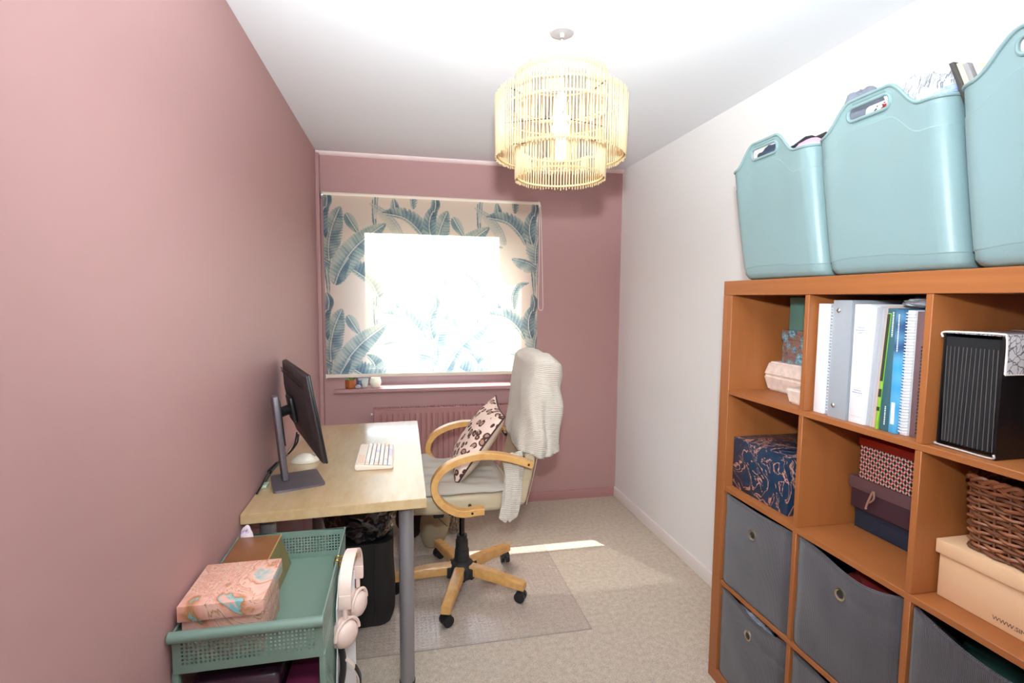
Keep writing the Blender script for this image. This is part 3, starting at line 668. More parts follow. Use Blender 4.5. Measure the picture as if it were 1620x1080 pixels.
# row 1, column 2: files and notebooks
FZ = 1.1035
def book(name, label, ya, yb, z1, mat, x0=1.155, x1=1.39, lean=0.0, cat='book', bev=.0012, group=None, ret=False):
    bm = B(x0, x1, ya, yb, FZ, z1, bev=bev)
    for v in bm.verts: v.co.y += lean*(v.co.z-FZ)/(z1-FZ)
    t = thing(name, label, cat, ((x0+x1)/2, (ya+yb)/2, FZ)); obj('cover', bm, mat, t); return t
m_paper = M('white_card', (238, 238, 242), rough=.45)
m_clearpl = M('clear_polypropylene', (205, 212, 220), rough=.25, alpha=.55)
m_inkblue = M('blue_ink', (90, 110, 190), rough=.6); m_inkgrey = M('grey_ink', (170, 175, 185)); m_inkwhite = M('white_ink', (225, 230, 230))
m_spiral = M('white_wire', (228, 228, 235), rough=.35)
t = book('ring_binder', 'plain white ring binder, first in the row of files', 1.221, 1.257, 1.413, m_paper, cat='binder')
def coil(y, r, z0, z1, n, x, rad=.0011):
    def f(bm):
        for i in range(n):
            z = z0+(z1-z0)*(i+.5)/n; tube(bm, [(x+r*math.cos(a), y+r*math.sin(a), z+.0012*math.sin(a)) for a in [2*PI*k/12 for k in range(12)]], rad, 5, closed=True)
    return to_bm(f)
t = book('spiral_notebook', 'spiral bound document with white wire, beside the plain white binder', 1.2035, 1.2185, 1.408, m_paper, x0=1.166, cat='notebook')
obj('spiral', coil(1.211, .0085, 1.112, 1.404, 34, 1.166), m_spiral, t)
obj('clear_cover', B(1.160, 1.385, 1.2188, 1.2198, FZ, 1.411), m_clearpl, t)
rb = thing('clear_ring_binder', 'translucent grey ring binder with metal rivets on its spine', 'binder', (1.27, 1.165, FZ))
m_greypp = M('grey_polypropylene', (196, 202, 210), rough=.25, alpha=.5)
obj('spine', B(1.146, 1.150, 1.138, 1.197, FZ, 1.423, bev=.001), m_greypp, rb)
obj('cover', B(1.150, 1.40, 1.194, 1.197, FZ, 1.423), m_greypp, rb); obj('cover', B(1.150, 1.40, 1.138, 1.141, FZ, 1.423), m_greypp, rb)
obj('page_stack', B(1.165, 1.385, 1.143, 1.160, FZ+.006, 1.405), M('grey_paper', (120, 132, 146), rough=.6), rb)
obj('ring_bar', B(1.151, 1.156, 1.163, 1.192, FZ+.01, 1.40, bev=.002), m_silver, rb)
for z in (1.137, 1.395): obj('rivet', to_bm(lambda bm: lathe(bm, [(.001, -.004), (.003, -.004), (.004, -.002), (.0065, -.0005), (.0065, 0)], (1.146, 1.179, z), 20, 'x')), m_chrome, rb)
for z in (1.15, 1.22, 1.30, 1.378): obj('ring', to_bm(lambda bm: tube(bm, [(1.156+.018*math.sin(PI*k/10), 1.150+.026*k/10, z) for k in range(11)], .0012, 6)), m_silver, rb)
t = book('lever_arch_file', 'white file with two small blue printed labels on its spine', 1.088, 1.134, 1.413, m_paper, x0=1.152, cat='binder')
def textlines(x, y0, y1, zs, mat, parent, h=.0016, name='printed_text'):
    def f(bm):
        for z, w in zs:
            yc = (y0+y1)/2; hw = (y1-y0)/2*w; y = yc+hw
            while y > yc-hw:
                l = random.uniform(.0018, .0045); box(bm, x-.0003, x+.0002, max(y-l, yc-hw), y, z, z+h); y -= l+.0010
    obj(name, to_bm(f), mat, parent, smooth=False)
textlines(1.152, 1.094, 1.128, [(1.352, .6), (1.345, 1), (1.338, .4)], m_inkblue, t)
textlines(1.152, 1.096, 1.126, [(1.189, .7), (1.183, 1)], m_inkblue, t); textlines(1.152, 1.092, 1.130, [(1.121, .9)], m_inkgrey, t, h=.0008)
sl = thing('plastic_sleeves', 'bundle of clear plastic sleeves next to the labelled white file', 'plastic sleeves', (1.26, 1.07, FZ))
m_sleeve = M('milky_sleeve', (226, 226, 232), rough=.25, alpha=.75)
for i in range(7):
    y = 1.086-i*.0045; bm = B(1.156+.002*(i % 3), 1.385, y-.002, y-.0012, FZ, 1.405+.004*math.sin(i*2.1))
    for v in bm.verts: v.co.y += (-.012-.002*i)*max(0,(v.co.z-FZ)/.3)**1.5
    obj('sleeve', bm, m_sleeve if i != 4 else M('peach_sheet', (240, 205, 190), rough=.4), sl)
def zcol(bm_mat): return bm_mat
t = book('green_booklet', 'thin lime green and black booklet leaning against the sleeves', 1.0475, 1.0545, 1.392, M('lime_green_card', (140, 190, 60), rough=.4), x0=1.151, lean=-.016)
for z0, z1 in ((1.225, 1.390), (1.185, 1.205), (1.150, 1.160)):
    bmk = B(1.1502, 1.1512, 1.0474, 1.0546, z0, z1)
    for v in bmk.verts: v.co.y += -.016*(v.co.z-FZ)/(1.392-FZ)
    obj('cover_print', bmk, M('dark_print', (50, 60, 40)), t)
t = book('teal_book', 'teal paperback with white lettering along its spine', 1.0195, 1.0455, 1.404, M('teal_book_cover', (58, 98, 108), rough=.4), x0=1.154, lean=-.004)
def vtext(x, y, z0, z1, mat, parent, h=.004, slope=0.0):
    def f(bm):
        z = z1
        while z > z0:
            l = random.uniform(.002, .005); yy = y+slope*(z-FZ); box(bm, x-.0003, x+.0002, yy-h/2, yy+h/2, max(z-l, z0), z); z -= l+.0012
    obj('spine_text', to_bm(f), mat, parent, smooth=False)
vtext(1.154, 1.030, 1.335, 1.395, m_inkwhite, t, .0035, -.013); vtext(1.154, 1.032, 1.118, 1.165, m_inkwhite, t, .003, -.013)
def bluecov():
    k = N('blue_swirl_cover'); c = k.coord(); w = k.n('TexWave', wave_type='RINGS', i_Scale=6.0, i_Distortion=4.0); k.link(c, w.inputs[0])
    g = k.n('SeparateXYZ'); k.link(c, g.inputs[0]); top = k.ramp(g.outputs[2], [(.17, lin((70, 160, 210))), (.2, lin((42, 78, 120)))])
    k.link(k.mix(k.math('MULTIPLY', w.outputs['Fac'], .3), top, lin((130, 200, 235))), k.b.inputs['Base Color']); k.b.inputs['Roughness'].default_value = .35; return k.m
t = book('blue_book', 'bright blue paperback with a dark blue top, right of the teal book', 1.0, 1.0185, 1.402, bluecov(), x0=1.152)
vtext(1.152, 1.0095, 1.30, 1.39, m_inkwhite, t, .003)
obj('spine_label', B(1.1515, 1.1522, 1.005, 1.0145, 1.125, 1.178, bev=.0003), m_inkwhite, t, label='white label')
t = book('wire_notebook', 'white wire bound notebook, right of the bright blue paperback', .9795, .9975, 1.40, m_paper, x0=1.162, cat='notebook')
obj('spiral', coil(.9885, .0095, 1.108, 1.396, 40, 1.162), m_spiral, t)
book('brown_notebook', 'mauve brown notebook between the two wire bound notebooks', .9585, .9765, 1.398, M('mauve_brown_card', (110, 82, 84), rough=.6), x0=1.165, cat='notebook')
t = book('pink_notebook', 'short pink notebook with black wire, last in the row of files', .9445, .9555, 1.325, M('pink_card', (190, 120, 135), rough=.6), x0=1.160, cat='notebook')
obj('spiral', coil(.950, .006, 1.112, 1.32, 26, 1.160), m_black, t)
solo('plastic_bag', crumple((1.27, 1.00, 1.4175), (.10, .05, .013), 12, amp=.2, scale=3, flat=1.4065), M('clear_crinkled_film', (215, 218, 226), rough=.25, alpha=.7), 'clear crinkled plastic lying on top of the teal and blue books', 'plastic bag')

# row 1, column 3: expanding file
ef = thing('expanding_file', 'black accordion expanding file with a white floral flap', 'file', (1.3, .85, FZ))
m_edge = M('grey_divider_edge', (96, 90, 88), rough=.4)
m_blkfile = M('black_satin_plastic', (18, 18, 20), rough=.28)
def pleats(bm):
    n = 12; y0, y1 = .797, .903; zt, zb = 1.345, FZ+.012
    for j in range(n):
        ya = y1-(y1-y0)*j/n; yb = y1-(y1-y0)*(j+1)/n; ym = (ya+yb)/2; b = .008*math.sin(j*1.3)
        A = [(1.160, ya), (1.178, ym), (1.160, yb)]
        vs = []
        for zz, s in ((zb, .55), (zb*.5+zt*.5, 1), (zt, 1)):
            vs.append([bm.verts.new((x, y+(1-s)*(.85-y)*.25, zz)) for x, y in A])
        for P, Q in zip(vs, vs[1:]):
            for i in (0, 1): bm.faces.new((P[i], P[i+1], Q[i+1], Q[i]))
obj('pleats', to_bm(pleats), M('black_pleat_plastic', (58, 56, 58), rough=.3), ef, smooth=False)
for j in range(13):
    yy0 = .901-.0083*j; sl_ = .006*math.sin(j*.5-1)
    def tab(bm):
        vs_ = [bm.verts.new(p) for p in ((1.1595, yy0+sl_*.6, FZ+.014), (1.1595, yy0, 1.325), (1.1595, yy0-.0011, 1.325), (1.1595, yy0-.0011+sl_*.6, FZ+.014))]; bm.faces.new(vs_)
    obj('divider_edge', to_bm(tab), m_edge, ef, smooth=False, mods=[('SOLIDIFY', dict(thickness=.0008))])
obj('back_cover', B(1.158, 1.43, .9035, .908, FZ, 1.352, bev=.001), m_blkfile, ef)
obj('front_cover', B(1.158, 1.43, .790, .795, FZ, 1.352, bev=.001), m_blkfile, ef)
obj('pocket_block', B(1.180, 1.43, .795, .9035, FZ+.002, 1.335), m_blkfile, ef)
obj('edge_binding', to_bm(lambda bm: tube(bm, spline([(1.156, .906, 1.110), (1.156, .906, FZ+.004), (1.156, .850, FZ+.003), (1.156, .795, FZ+.003), (1.156, .792, 1.115)], 5), .0022, 6)), m_silver, ef)
def damask():
    k = N('white_floral_flap'); c = k.coord()
    w0 = k.n('TexNoise', i_Scale=35.0); k.link(c, w0.inputs[0]); v0 = k.n('VectorMath', operation='SCALE'); k.link(w0.outputs['Color'], v0.inputs[0]); v0.inputs['Scale'].default_value = .03
    a0_ = k.n('VectorMath', operation='ADD'); k.link(c, a0_.inputs[0]); k.link(v0.outputs[0], a0_.inputs[1]); w = k.n('TexVoronoi', i_Scale=60.0, feature='DISTANCE_TO_EDGE'); k.link(a0_.outputs[0], w.inputs[0])
    k.link(k.ramp(w.outputs[0], [(.03, lin((100, 96, 104))), (.07, lin((214, 210, 212)))]), k.b.inputs['Base Color']); k.b.inputs['Roughness'].default_value = .4; return k.m
m_dam = damask()
obj('flap', to_bm(lambda bm: [box(bm, 1.158, 1.432, .786, .910, 1.3525, 1.3565, .0015), box(bm, 1.160, 1.432, .786, .7895, 1.277, 1.3525, .001)]), m_dam, ef)
obj('flap_edge', to_bm(lambda bm: [tube(bm, spline([(1.157, .909, 1.344), (1.156, .907, 1.355), (1.156, .85, 1.357), (1.156, .795, 1.357), (1.157, .787, 1.352), (1.159, .786, 1.32), (1.160, .786, 1.278)], 5), .002, 6), tube(bm, [(1.16, .786, 1.277), (1.43, .786, 1.277)], .0015, 6)]), m_white_pl, ef)
obj('elastic_clasp', to_bm(lambda bm: [tube(bm, spline([(1.24, .80, 1.358), (1.25, .79, 1.371), (1.27, .79, 1.371), (1.28, .80, 1.358)], 5), .002, 6), box(bm, 1.30, 1.34, .80, .88, 1.3565, 1.362, .002)]), m_chrome, ef)

# row 2
nb = lidded('navy_box', 'large navy box with copper marbled pattern in the second row', 1.160, 1.46, 1.343, 1.613, .7525, .934, m_navy, m_navy, .17, over=.0015)
m_nvplain = M('plain_navy_card', (30, 42, 60), rough=.6)
lidded('dark_navy_box', 'plain dark navy box, lowest of the stack in the second row middle cell', 1.316, 1.485, 1.03, 1.251, .7525, .815, m_nvplain, m_nvplain, .02, over=.001)
pb = thing('purple_box', 'dark purple lidded box between the navy and red patterned boxes', 'box', (1.39, 1.16, .8155))
obj('body', B(1.303, 1.485, 1.035, 1.256, .8155, .878, bev=.002), M('dark_aubergine_card', (66, 42, 52), rough=.55), pb)
obj('lid', B(1.298, 1.488, 1.030, 1.2625, .872, .9085, bev=.003), M('mauve_card', (104, 74, 78), rough=.55), pb)
obj('ribbon', to_bm(lambda bm: [tube(bm, spline([(1.2965, 1.178, .885), (1.292, 1.182, .868), (1.293, 1.192, .842), (1.294, 1.196, .828)], 5), [.003]*15+[.004], 6), tube(bm, spline([(1.2965, 1.176, .885), (1.291, 1.170, .866), (1.292, 1.184, .850)], 5), .0026, 6)]), M('beige_ribbon', (160, 120, 100), rough=.5), pb)
def redpat():
    k = N('red_hexagon_paper'); c = k.coord(); g = k.n('SeparateXYZ'); k.link(c, g.inputs[0]); y, z = g.outputs[1], g.outputs[2]
    sy, sz = .0165, .0215
    def dots(oy, oz, ry, rz):
        a = k.math('SUBTRACT', k.math('FRACT', k.math('ADD', k.math('DIVIDE', y, sy), oy+50)), .5); b = k.math('SUBTRACT', k.math('FRACT', k.math('ADD', k.math('DIVIDE', z, sz), oz+50)), .5)
        return k.math('LESS_THAN', k.math('ADD', k.math('DIVIDE', k.math('ABSOLUTE', a), ry), k.math('DIVIDE', k.math('ABSOLUTE', b), rz)), 1.0)
    col = k.mix(dots(0, 0, .28, .36), lin((222, 205, 196)), lin((40, 24, 28)))
    col = k.mix(dots(.5, .5, .28, .36), col, lin((40, 24, 28)))
    col = k.mix(dots(.5, 0, .34, .17), col, lin((190, 40, 30))); col = k.mix(dots(0, .5, .34, .17), col, lin((190, 40, 30)))
    k.link(col, k.b.inputs['Base Color']); return k.m
lidded('red_patterned_box', 'box with red and black lattice pattern and a red lid', 1.30, 1.48, 1.03, 1.232, .909, 1.028, redpat(), M('red_card', (176, 44, 24), rough=.5), .022)
m_peach = M('peach_card', (238, 198, 156), rough=.5)
shb = lidded('shoe_box', 'peach shoe box with lid in the second row, under the wicker basket', 1.192, 1.485, .60, .9065, .7527, .884, m_peach, m_peach, .032, over=.006, cat='shoe box')
def text_obj(s, size, mtx, mat, parent, name='printed_text'):
    cu = bpy.data.curves.new('t', 'FONT'); cu.body = s; cu.size = size; cu.extrude = .0002; cu.resolution_u = 3
    o = bpy.data.objects.new('t', cu); COL.objects.link(o); bpy.context.view_layer.update()
    me = bpy.data.meshes.new_from_object(o.evaluated_get(bpy.context.evaluated_depsgraph_get())); bpy.data.objects.remove(o)
    me.transform(mtx); me.transform(Matrix.Translation(-ORIG[parent.name])); me.materials.clear()
    return obj(name, me, mat, parent)
text_obj('WWW.SIMMI.COM', .0125, frame((1.1915, .793, .766), (0, -1, 0), (0, 0, 1), (-1, 0, 0)), M('grey_brown_ink', (110, 90, 80)), shb)
# wicker basket
bk = thing('wicker_basket', 'brown wicker basket standing on the peach shoe box', 'basket', (1.33, .72, .886))
m_wick = M('brown_willow', (148, 92, 60), rough=.45, var=(20, .25)); m_wick2 = M('dark_willow', (116, 72, 48), rough=.5)
KXa, KXb, KYa, KYb = 1.205, 1.47, .60, .868
def rrect(t, x0, x1, y0, y1, r):
    """point on a rounded rectangle at perimeter fraction t, with outward normal"""
    w, h = x1-x0-2*r, y1-y0-2*r; per = 2*(w+h)+2*PI*r; d = (t % 1)*per
    segs = ((w, 'b'), (PI*r/2, 'c0'), (h, 'r'), (PI*r/2, 'c1'), (w, 't'), (PI*r/2, 'c2'), (h, 'l'), (PI*r/2, 'c3'))
    for L, k in segs:
        if d <= L or k == 'c3':
            if k == 'b': return Vector((x0+r+d, y0, 0)), Vector((0, -1, 0))
            if k == 'r': return Vector((x1, y0+r+d, 0)), Vector((1, 0, 0))
            if k == 't': return Vector((x1-r-d, y1, 0)), Vector((0, 1, 0))
            if k == 'l': return Vector((x0, y1-r-d, 0)), Vector((-1, 0, 0))
            i = int(k[1]); a = -PI/2+i*PI/2+d/r; cx, cy = ((x1-r, y0+r), (x1-r, y1-r), (x0+r, y1-r), (x0+r, y0+r))[i]
            n = Vector((math.cos(a), math.sin(a), 0)); return Vector((cx, cy, 0))+n*r, n
        d -= L
NS = 36
for j in range(18):
    z = .891+j*.0083; fl = .006*j/17
    def ring(bm):
        pts = []
        for i in range(NS*4):
            p, n = rrect(i/(NS*4), KXa-fl, KXb+fl, KYa-fl, KYb+fl, .03); o = .0042*math.cos(PI*i/4+PI*j)
            pts.append(p+n*o+Vector((0, 0, z+.0015*math.sin(i*.7+j))))
        tube(bm, pts, .0037, 5, closed=True)
    obj('weaver', to_bm(ring), m_wick if j % 3 else m_wick2, bk)
obj('stakes', to_bm(lambda bm: [tube(bm, [rrect((i+.0)/NS, KXa, KXb, KYa, KYb, .03)[0]+Vector((0, 0, .888)), rrect(i/NS, KXa-.006, KXb+.006, KYa-.006, KYb+.006, .03)[0]+Vector((0, 0, 1.04))], .003, 5) for i in range(NS)]), m_wick2, bk)
for ph in (0, PI):
    obj('rim_braid', to_bm(lambda bm: tube(bm, [rrect(i/200, KXa-.007, KXb+.007, KYa-.007, KYb+.007, .03)[0]+rrect(i/200, KXa, KXb, KYa, KYb, .03)[1]*.004*math.cos(i*.8+ph)+Vector((0, 0, 1.043+.005*math.sin(i*.8+ph))) for i in range(200)], .0048, 5, closed=True)), m_wick, bk)
obj('basket_base', B(KXa+.01, KXb-.01, KYa+.01, KYb-.01, .887, .893), m_wick2, bk)
solo('grey_cloth', crumple((1.33, .72, 1.035), (.10, .10, .03), 21, amp=.2), M('grey_brown_fabric', (110, 96, 100), rough=.9), 'grey brown cloth folded in the top of the wicker basket', 'cloth')

# ------------------------------------------------------------------ storage tubs on the shelf unit
m_tub = M('aqua_polypropylene', (132, 158, 160), rough=.38, noise_=(260, .12, .0015))
TZ = 1.4885
def tub(label, yb0, yb1, yt0, yt1):
    HZ = .366; xb0, xb1, xt0, xt1 = 1.150, 1.455, 1.108, 1.475
    t = thing('storage_tub', label, 'storage tub', ((xb0+xb1)/2, (yb0+yb1)/2, TZ), group='aqua tubs on the shelf unit')
    yc = (yt0+yt1)/2+.012; NU = 220
    vvs = [0, .02, .05, .095, .1, .105, .2, .35, .5, .65, .78, .83, .835, .84, .9, .96, 1.0]
    def pt(u, v, inset=0.0):
        w = v**.85; s = 1-.0*v
        x0, x1 = xb0+(xt0-xb0)*w, xb1+(xt1-xb1)*w; y0, y1 = yb0+(yt0-yb0)*w, yb1+(yt1-yb1)*w
        inset2 = inset+(.012*(1-v/.05)**2 if v < .05 else 0)+(.0012 if (v < .1 or v > .835) else 0)
        p, n = rrect(u, x0+inset2, x1-inset2, y0+inset2, y1-inset2, .045)
        d = (p.y-yc)/.078; onface = 1 if abs(n.x) > .5 else 0
        bump = .082*max(0, 1-abs(d)**2.4*.32) if abs(d) < 1.6 else 0
        q = abs(p.y-yc); bump = .066*(1 if q < .05 else max(0, .5+.5*math.cos(PI*min(1, (q-.05)/.085))))*onface
        if abs(n.x) < .5: bump = 0
        # walls lean a touch further out at the handles
        z = TZ+.001+(HZ+bump)*v
        return Vector((p.x, p.y, z))
    bm = bmesh.new()
    vs = [[bm.verts.new(pt(i/NU, v)) for i in range(NU)] for v in vvs]
    for j in range(len(vvs)-1):
        for i in range(NU): bm.faces.new((vs[j][i], vs[j][(i+1) % NU], vs[j+1][(i+1) % NU], vs[j+1][i]))
    bm.faces.new(vs[0][::-1]); bmesh.ops.recalc_face_normals(bm, faces=bm.faces)
    for f in bm.faces: f.smooth = True
    me = bpy.data.meshes.new('tmp'); bm.to_mesh(me); bm.free(); o = bpy.data.objects.new('tmp', me); COL.objects.link(o)
    md = o.modifiers.new('s', 'SOLIDIFY'); md.thickness = .0045; md.offset = -1
    cb = bmesh.new(); zc = TZ+.001+.3985; pr = []
    hw, hh, r = .058, .0165, .014
    for cx, cz, a0 in ((hw-r, hh-r, 0), (-hw+r, hh-r, PI/2), (-hw+r, -hh+r, PI), (hw-r, -hh+r, 1.5*PI)):
        for k in range(7): a = a0+PI/2*k/6; pr.append((yc+cx+r*math.cos(a), zc+cz+r*math.sin(a)))
    prism(cb, pr, 1.0, 1.6, 'x'); bmesh.ops.recalc_face_normals(cb, faces=cb.faces)
    cm = bpy.data.meshes.new('cut'); cb.to_mesh(cm); cb.free(); co = bpy.data.objects.new('cut', cm); COL.objects.link(co)
    mb = o.modifiers.new('b', 'BOOLEAN'); mb.object = co; mb.operation = 'DIFFERENCE'; mb.solver = 'EXACT'
    bpy.context.view_layer.update()
    rm = bpy.data.meshes.new_from_object(o.evaluated_get(bpy.context.evaluated_depsgraph_get()))
    bpy.data.objects.remove(o); bpy.data.objects.remove(co)
    rm.transform(Matrix.Translation(-ORIG[t.name])); rm.materials.clear()
    b = obj('tub_body', rm, m_tub, t)
    b.modifiers.new('n', 'WEIGHTED_NORMAL')
    rimpts = [pt(i/NU, 1.0)+Vector((.0, 0, 0)) for i in range(NU)]
    cc = Vector(((xt0+xt1)/2, (yt0+yt1)/2, 0))
    obj('rim', to_bm(lambda bm: tube(bm, rimpts, .0042, 8, closed=True)), m_tub, t)
    for xx in (xt0, xt1):
        sgn = 1 if xx == xt1 else -1; k_ = (xt0-xb0) if xx == xt0 else (xt1-xb1)
        obj('handle_lip', to_bm(lambda bm: tube(bm, [(xx-k_*(1-((z-TZ-.001)/(HZ+.066))**.85)*1.0-sgn*.001, y, z) for y, z in pr], .0042, 8, closed=True)), m_tub, t)
    return t
tub('aqua plastic tub at the far end of the shelf top, holding pink and black clothes', 1.247, 1.604, 1.269, 1.636)
tub('aqua plastic tub in the middle of the three, holding plastic bags', .881, 1.237, .903, 1.259)
tub('nearest aqua plastic tub, cut by the right edge of the picture', .512, .871, .528, .892)
def lump(name, label, cat, c, s, seed, mat, amp=.25, scale=2.2, sub=4): return solo(name, crumple(c, s, seed, amp, scale, sub), mat, label, cat)
lump('black_garment', 'black garment heaped across the far aqua tub', 'clothing', (1.25, 1.42, 1.872), (.06, .13, .052), 31, M('black_cloth', (30, 30, 36), rough=.9), .2)
lump('pink_garment', 'pink garment bulging over the rim of the far aqua tub', 'clothing', (1.165, 1.330, 1.852), (.038, .056, .036), 32, M('pink_cloth', (232, 168, 205), rough=.85), .15, 1.4)
lump('denim_garment', 'dark denim cloth showing through the far tub handle', 'clothing', (1.150, 1.478, 1.874), (.022, .062, .036), 33, M('denim_cloth', (70, 82, 104), rough=.9, wave=(60, 'Z', .3, .004, 3.0)), .25)
lump('grey_bundle', 'dark grey cloth bundle at the far side of the middle tub', 'clothing', (1.20, 1.195, 1.915), (.045, .045, .062), 34, M('grey_sleeve_cloth', (118, 122, 134), rough=.8), .3, 1.8)
def printed_bag(name, base, ink, sc):
    k = N(name); c = k.coord(); t = k.n('TexNoise', i_Scale=sc, i_Detail=2.0); k.link(c, t.inputs[0]); br = k.n('TexBrick', i_Scale=60.0, i_Color1=lin(base), i_Color2=lin(ink), i_Mortar=lin(base)); k.link(k.coord((1, 1.7, 3)), br.inputs[0])
    col = k.mix(k.ramp(t.outputs[0], [(.52, (0, 0, 0, 1)), (.56, (1, 1, 1, 1))]), lin(base), br.outputs[0])
    k.link(col, k.b.inputs['Base Color']); k.b.inputs['Roughness'].default_value = .3; k.b.inputs['Coat Weight'].default_value = .2; return k.m
lump('printed_bag', 'white plastic bag with grey print heaped in the middle tub', 'plastic bag', (1.235, 1.045, 1.885), (.065, .085, .092), 35, printed_bag('white_printed_plastic', (214, 215, 220), (84, 86, 92), 14.0), .16, 2.4, 5)
lump('blue_bag', 'pale blue plastic bag beside the printed bag in the middle tub', 'plastic bag', (1.33, 1.13, 1.905), (.055, .075, .085), 36, M('pale_blue_plastic', (176, 200, 226), rough=.25), .28, 2.6, 5)
lump('blue_wrap', 'pale blue wrapping at the near side of the middle tub', 'plastic bag', (1.22, .965, 1.862), (.06, .06, .035), 37, M('icy_blue_plastic', (170, 188, 216), rough=.25), .3, 2.6, 5)
pp = thing('folded_packet', 'white packet with red and black print behind the middle tub handle', 'packet', (1.175, 1.10, 1.80))
obj('packet', to_bm(lambda bm: box(bm, 1.15, 1.19, 1.045, 1.145, 1.80, 1.912, .012, 3)), M('white_packet', (236, 238, 244), rough=.4), pp)
obj('red_mark', to_bm(lambda bm: [box(bm, 1.1492, 1.151, 1.083+a, 1.083+a+.010, 1.885+b, 1.885+b+.008) for a, b in ((0, 0), (.004, -.008), (.010, -.014), (-.004, .006))]), M('red_ink', (214, 60, 50)), pp, smooth=False)
obj('black_mark', to_bm(lambda bm: [box(bm, 1.1492, 1.151, 1.065+random.uniform(0, .045), 1.068+random.uniform(0, .045), 1.872+.004*i, 1.8745+.004*i) for i in range(9) for _ in range(2) if True and i < 9]) if False else
    to_bm(lambda bm: [box(bm, 1.1492, 1.151, y, y+.0035, z, z+.0022) for y, z in [(1.062+random.uniform(0, .055), 1.87+random.uniform(0, .032)) for _ in range(26)]]), m_black, pp, smooth=False)
# near tub
bk1 = thing('magazines', 'cream edged magazines standing in the nearest aqua tub', 'magazines', (1.22, .80, 1.75))
for i, (c, dy) in enumerate((((60, 56, 54), 0), ((236, 220, 186), .006), ((150, 146, 150), .016), ((240, 226, 196), .030))):
    bm = B(1.140+.006*i, 1.29, .880-dy-.012, .880-dy-.002, 1.80, 1.925-.004*i, bev=.001)
    for v in bm.verts: v.co.y += .050*max(0, (v.co.z-1.80)/.125)
    obj('magazine', bm, M('magazine_cover_%s' % 'abcd'[i], c, rough=.4), bk1)
lump('brown_pouch', 'dark brown bundle seen through the nearest tub handle', 'pouch', (1.17, .755, 1.855), (.035, .09, .035), 41, M('dark_brown_leather', (52, 42, 40), rough=.6), .2)
solo('wooden_ruler', to_bm(lambda bm: box(bm, 1.145, 1.15, .66, .79, 1.868, 1.888, .001)), M('ochre_wood', (190, 140, 70), rough=.5), 'ochre strip lying in the nearest tub behind its handle', 'strip')

# ------------------------------------------------------------------ office chair
CX, CY = .272, 2.44
ch = thing('office_chair', 'beige office chair with bent beech arms and a star base', 'office chair', (CX, CY, 0))
m_leather = M('beige_leather', (192, 174, 144), rough=.45, noise_=(90, .15, .003))
def star_leg(a):
    d = Vector((math.cos(a), math.sin(a), 0)); s = Vector((-d.y, d.x, 0)); c = Vector((CX, CY, 0))
    pts = [c+d*.05+Vector((0, 0, .098)), c+d*.18+Vector((0, 0, .094)), c+d*.336+Vector((0, 0, .078))]
    def f(bm):
        rings = []
        for p, w, h in zip(pts, (.026, .025, .021), (.024, .023, .018)):
            rings.append([bm.verts.new(p+s*x*w+Vector((0, 0, z*h))) for x, z in ((-1, -1), (1, -1), (1, .7), (.75, 1), (-.75, 1), (-1, .7))])
        for A, C in zip(rings, rings[1:]):
            for k in range(6): bm.faces.new((A[k], A[(k+1) % 6], C[(k+1) % 6], C[k]))
        bm.faces.new(rings[0][::-1]); bm.faces.new(rings[-1])
        bmesh.ops.bevel(bm, geom=bm.edges[:], offset=.002, segments=2, affect='EDGES')
    lg = obj('base_leg', to_bm(f), m_beech, ch)
    w = c+d*.314; sw = Vector((math.cos(a*1.7+.5), math.sin(a*1.7+.5), 0)); ax = Vector((-sw.y, sw.x, 0))
    cs_ = obj('caster', to_bm(lambda bm: [cyl(bm, w+ax*.004+Vector((0, 0, .026)), w+ax*.022+Vector((0, 0, .026)), .0255, seg=24), cyl(bm, w-ax*.022+Vector((0, 0, .026)), w-ax*.004+Vector((0, 0, .026)), .0255, seg=24),
        cyl(bm, w+Vector((0, 0, .026)), w+Vector((0, 0, .064)), .010, seg=12), tube(bm, [w-ax*.018+Vector((0, 0, .040)), w+ax*.018+Vector((0, 0, .040))], .017, 12)]), m_black, lg)
for a in (-108.5, -35.8, 36.3, 107, 180): star_leg(math.radians(a))
def hub(bm):
    prof = []
    lathe(bm, [(.001, .055), (.060, .055), (.064, .075), (.064, .108), (.052, .125), (.038, .135), (.034, .19), (.031, .192), (.030, .235), (.026, .238), (.025, .262), (.001, .262)], (CX, CY, 0), 40)
obj('hub', to_bm(hub), M('hub_black_plastic', (38, 36, 38), rough=.55), ch)
obj('hub_socket', to_bm(lambda bm: [box(bm, .030, .075, -.032, .032, .058, .112, .006, mtx=Matrix.Translation((CX, CY, 0)) @ Matrix.Rotation(math.radians(a), 4, 'Z')) for a in (-108.5, -35.8, 36.3, 107, 180)]), M('hub_black_plastic_socket', (38, 36, 38), rough=.55), ch)
obj('gas_lift', to_bm(lambda bm: cyl(bm, (CX, CY, .255), (CX, CY, .445), .0135, seg=20)), M('dark_chrome', (70, 66, 62), rough=.25, metal=1), ch)
obj('seat_mechanism', to_bm(lambda bm: [box(bm, .17, .38, 2.36, 2.52, .432, .462, .006), cyl(bm, (.22, 2.36, .448), (.20, 2.27, .44), .006, seg=10), box(bm, .125, .175, 2.29, 2.37, .415, .452, .008)]), m_black, ch)
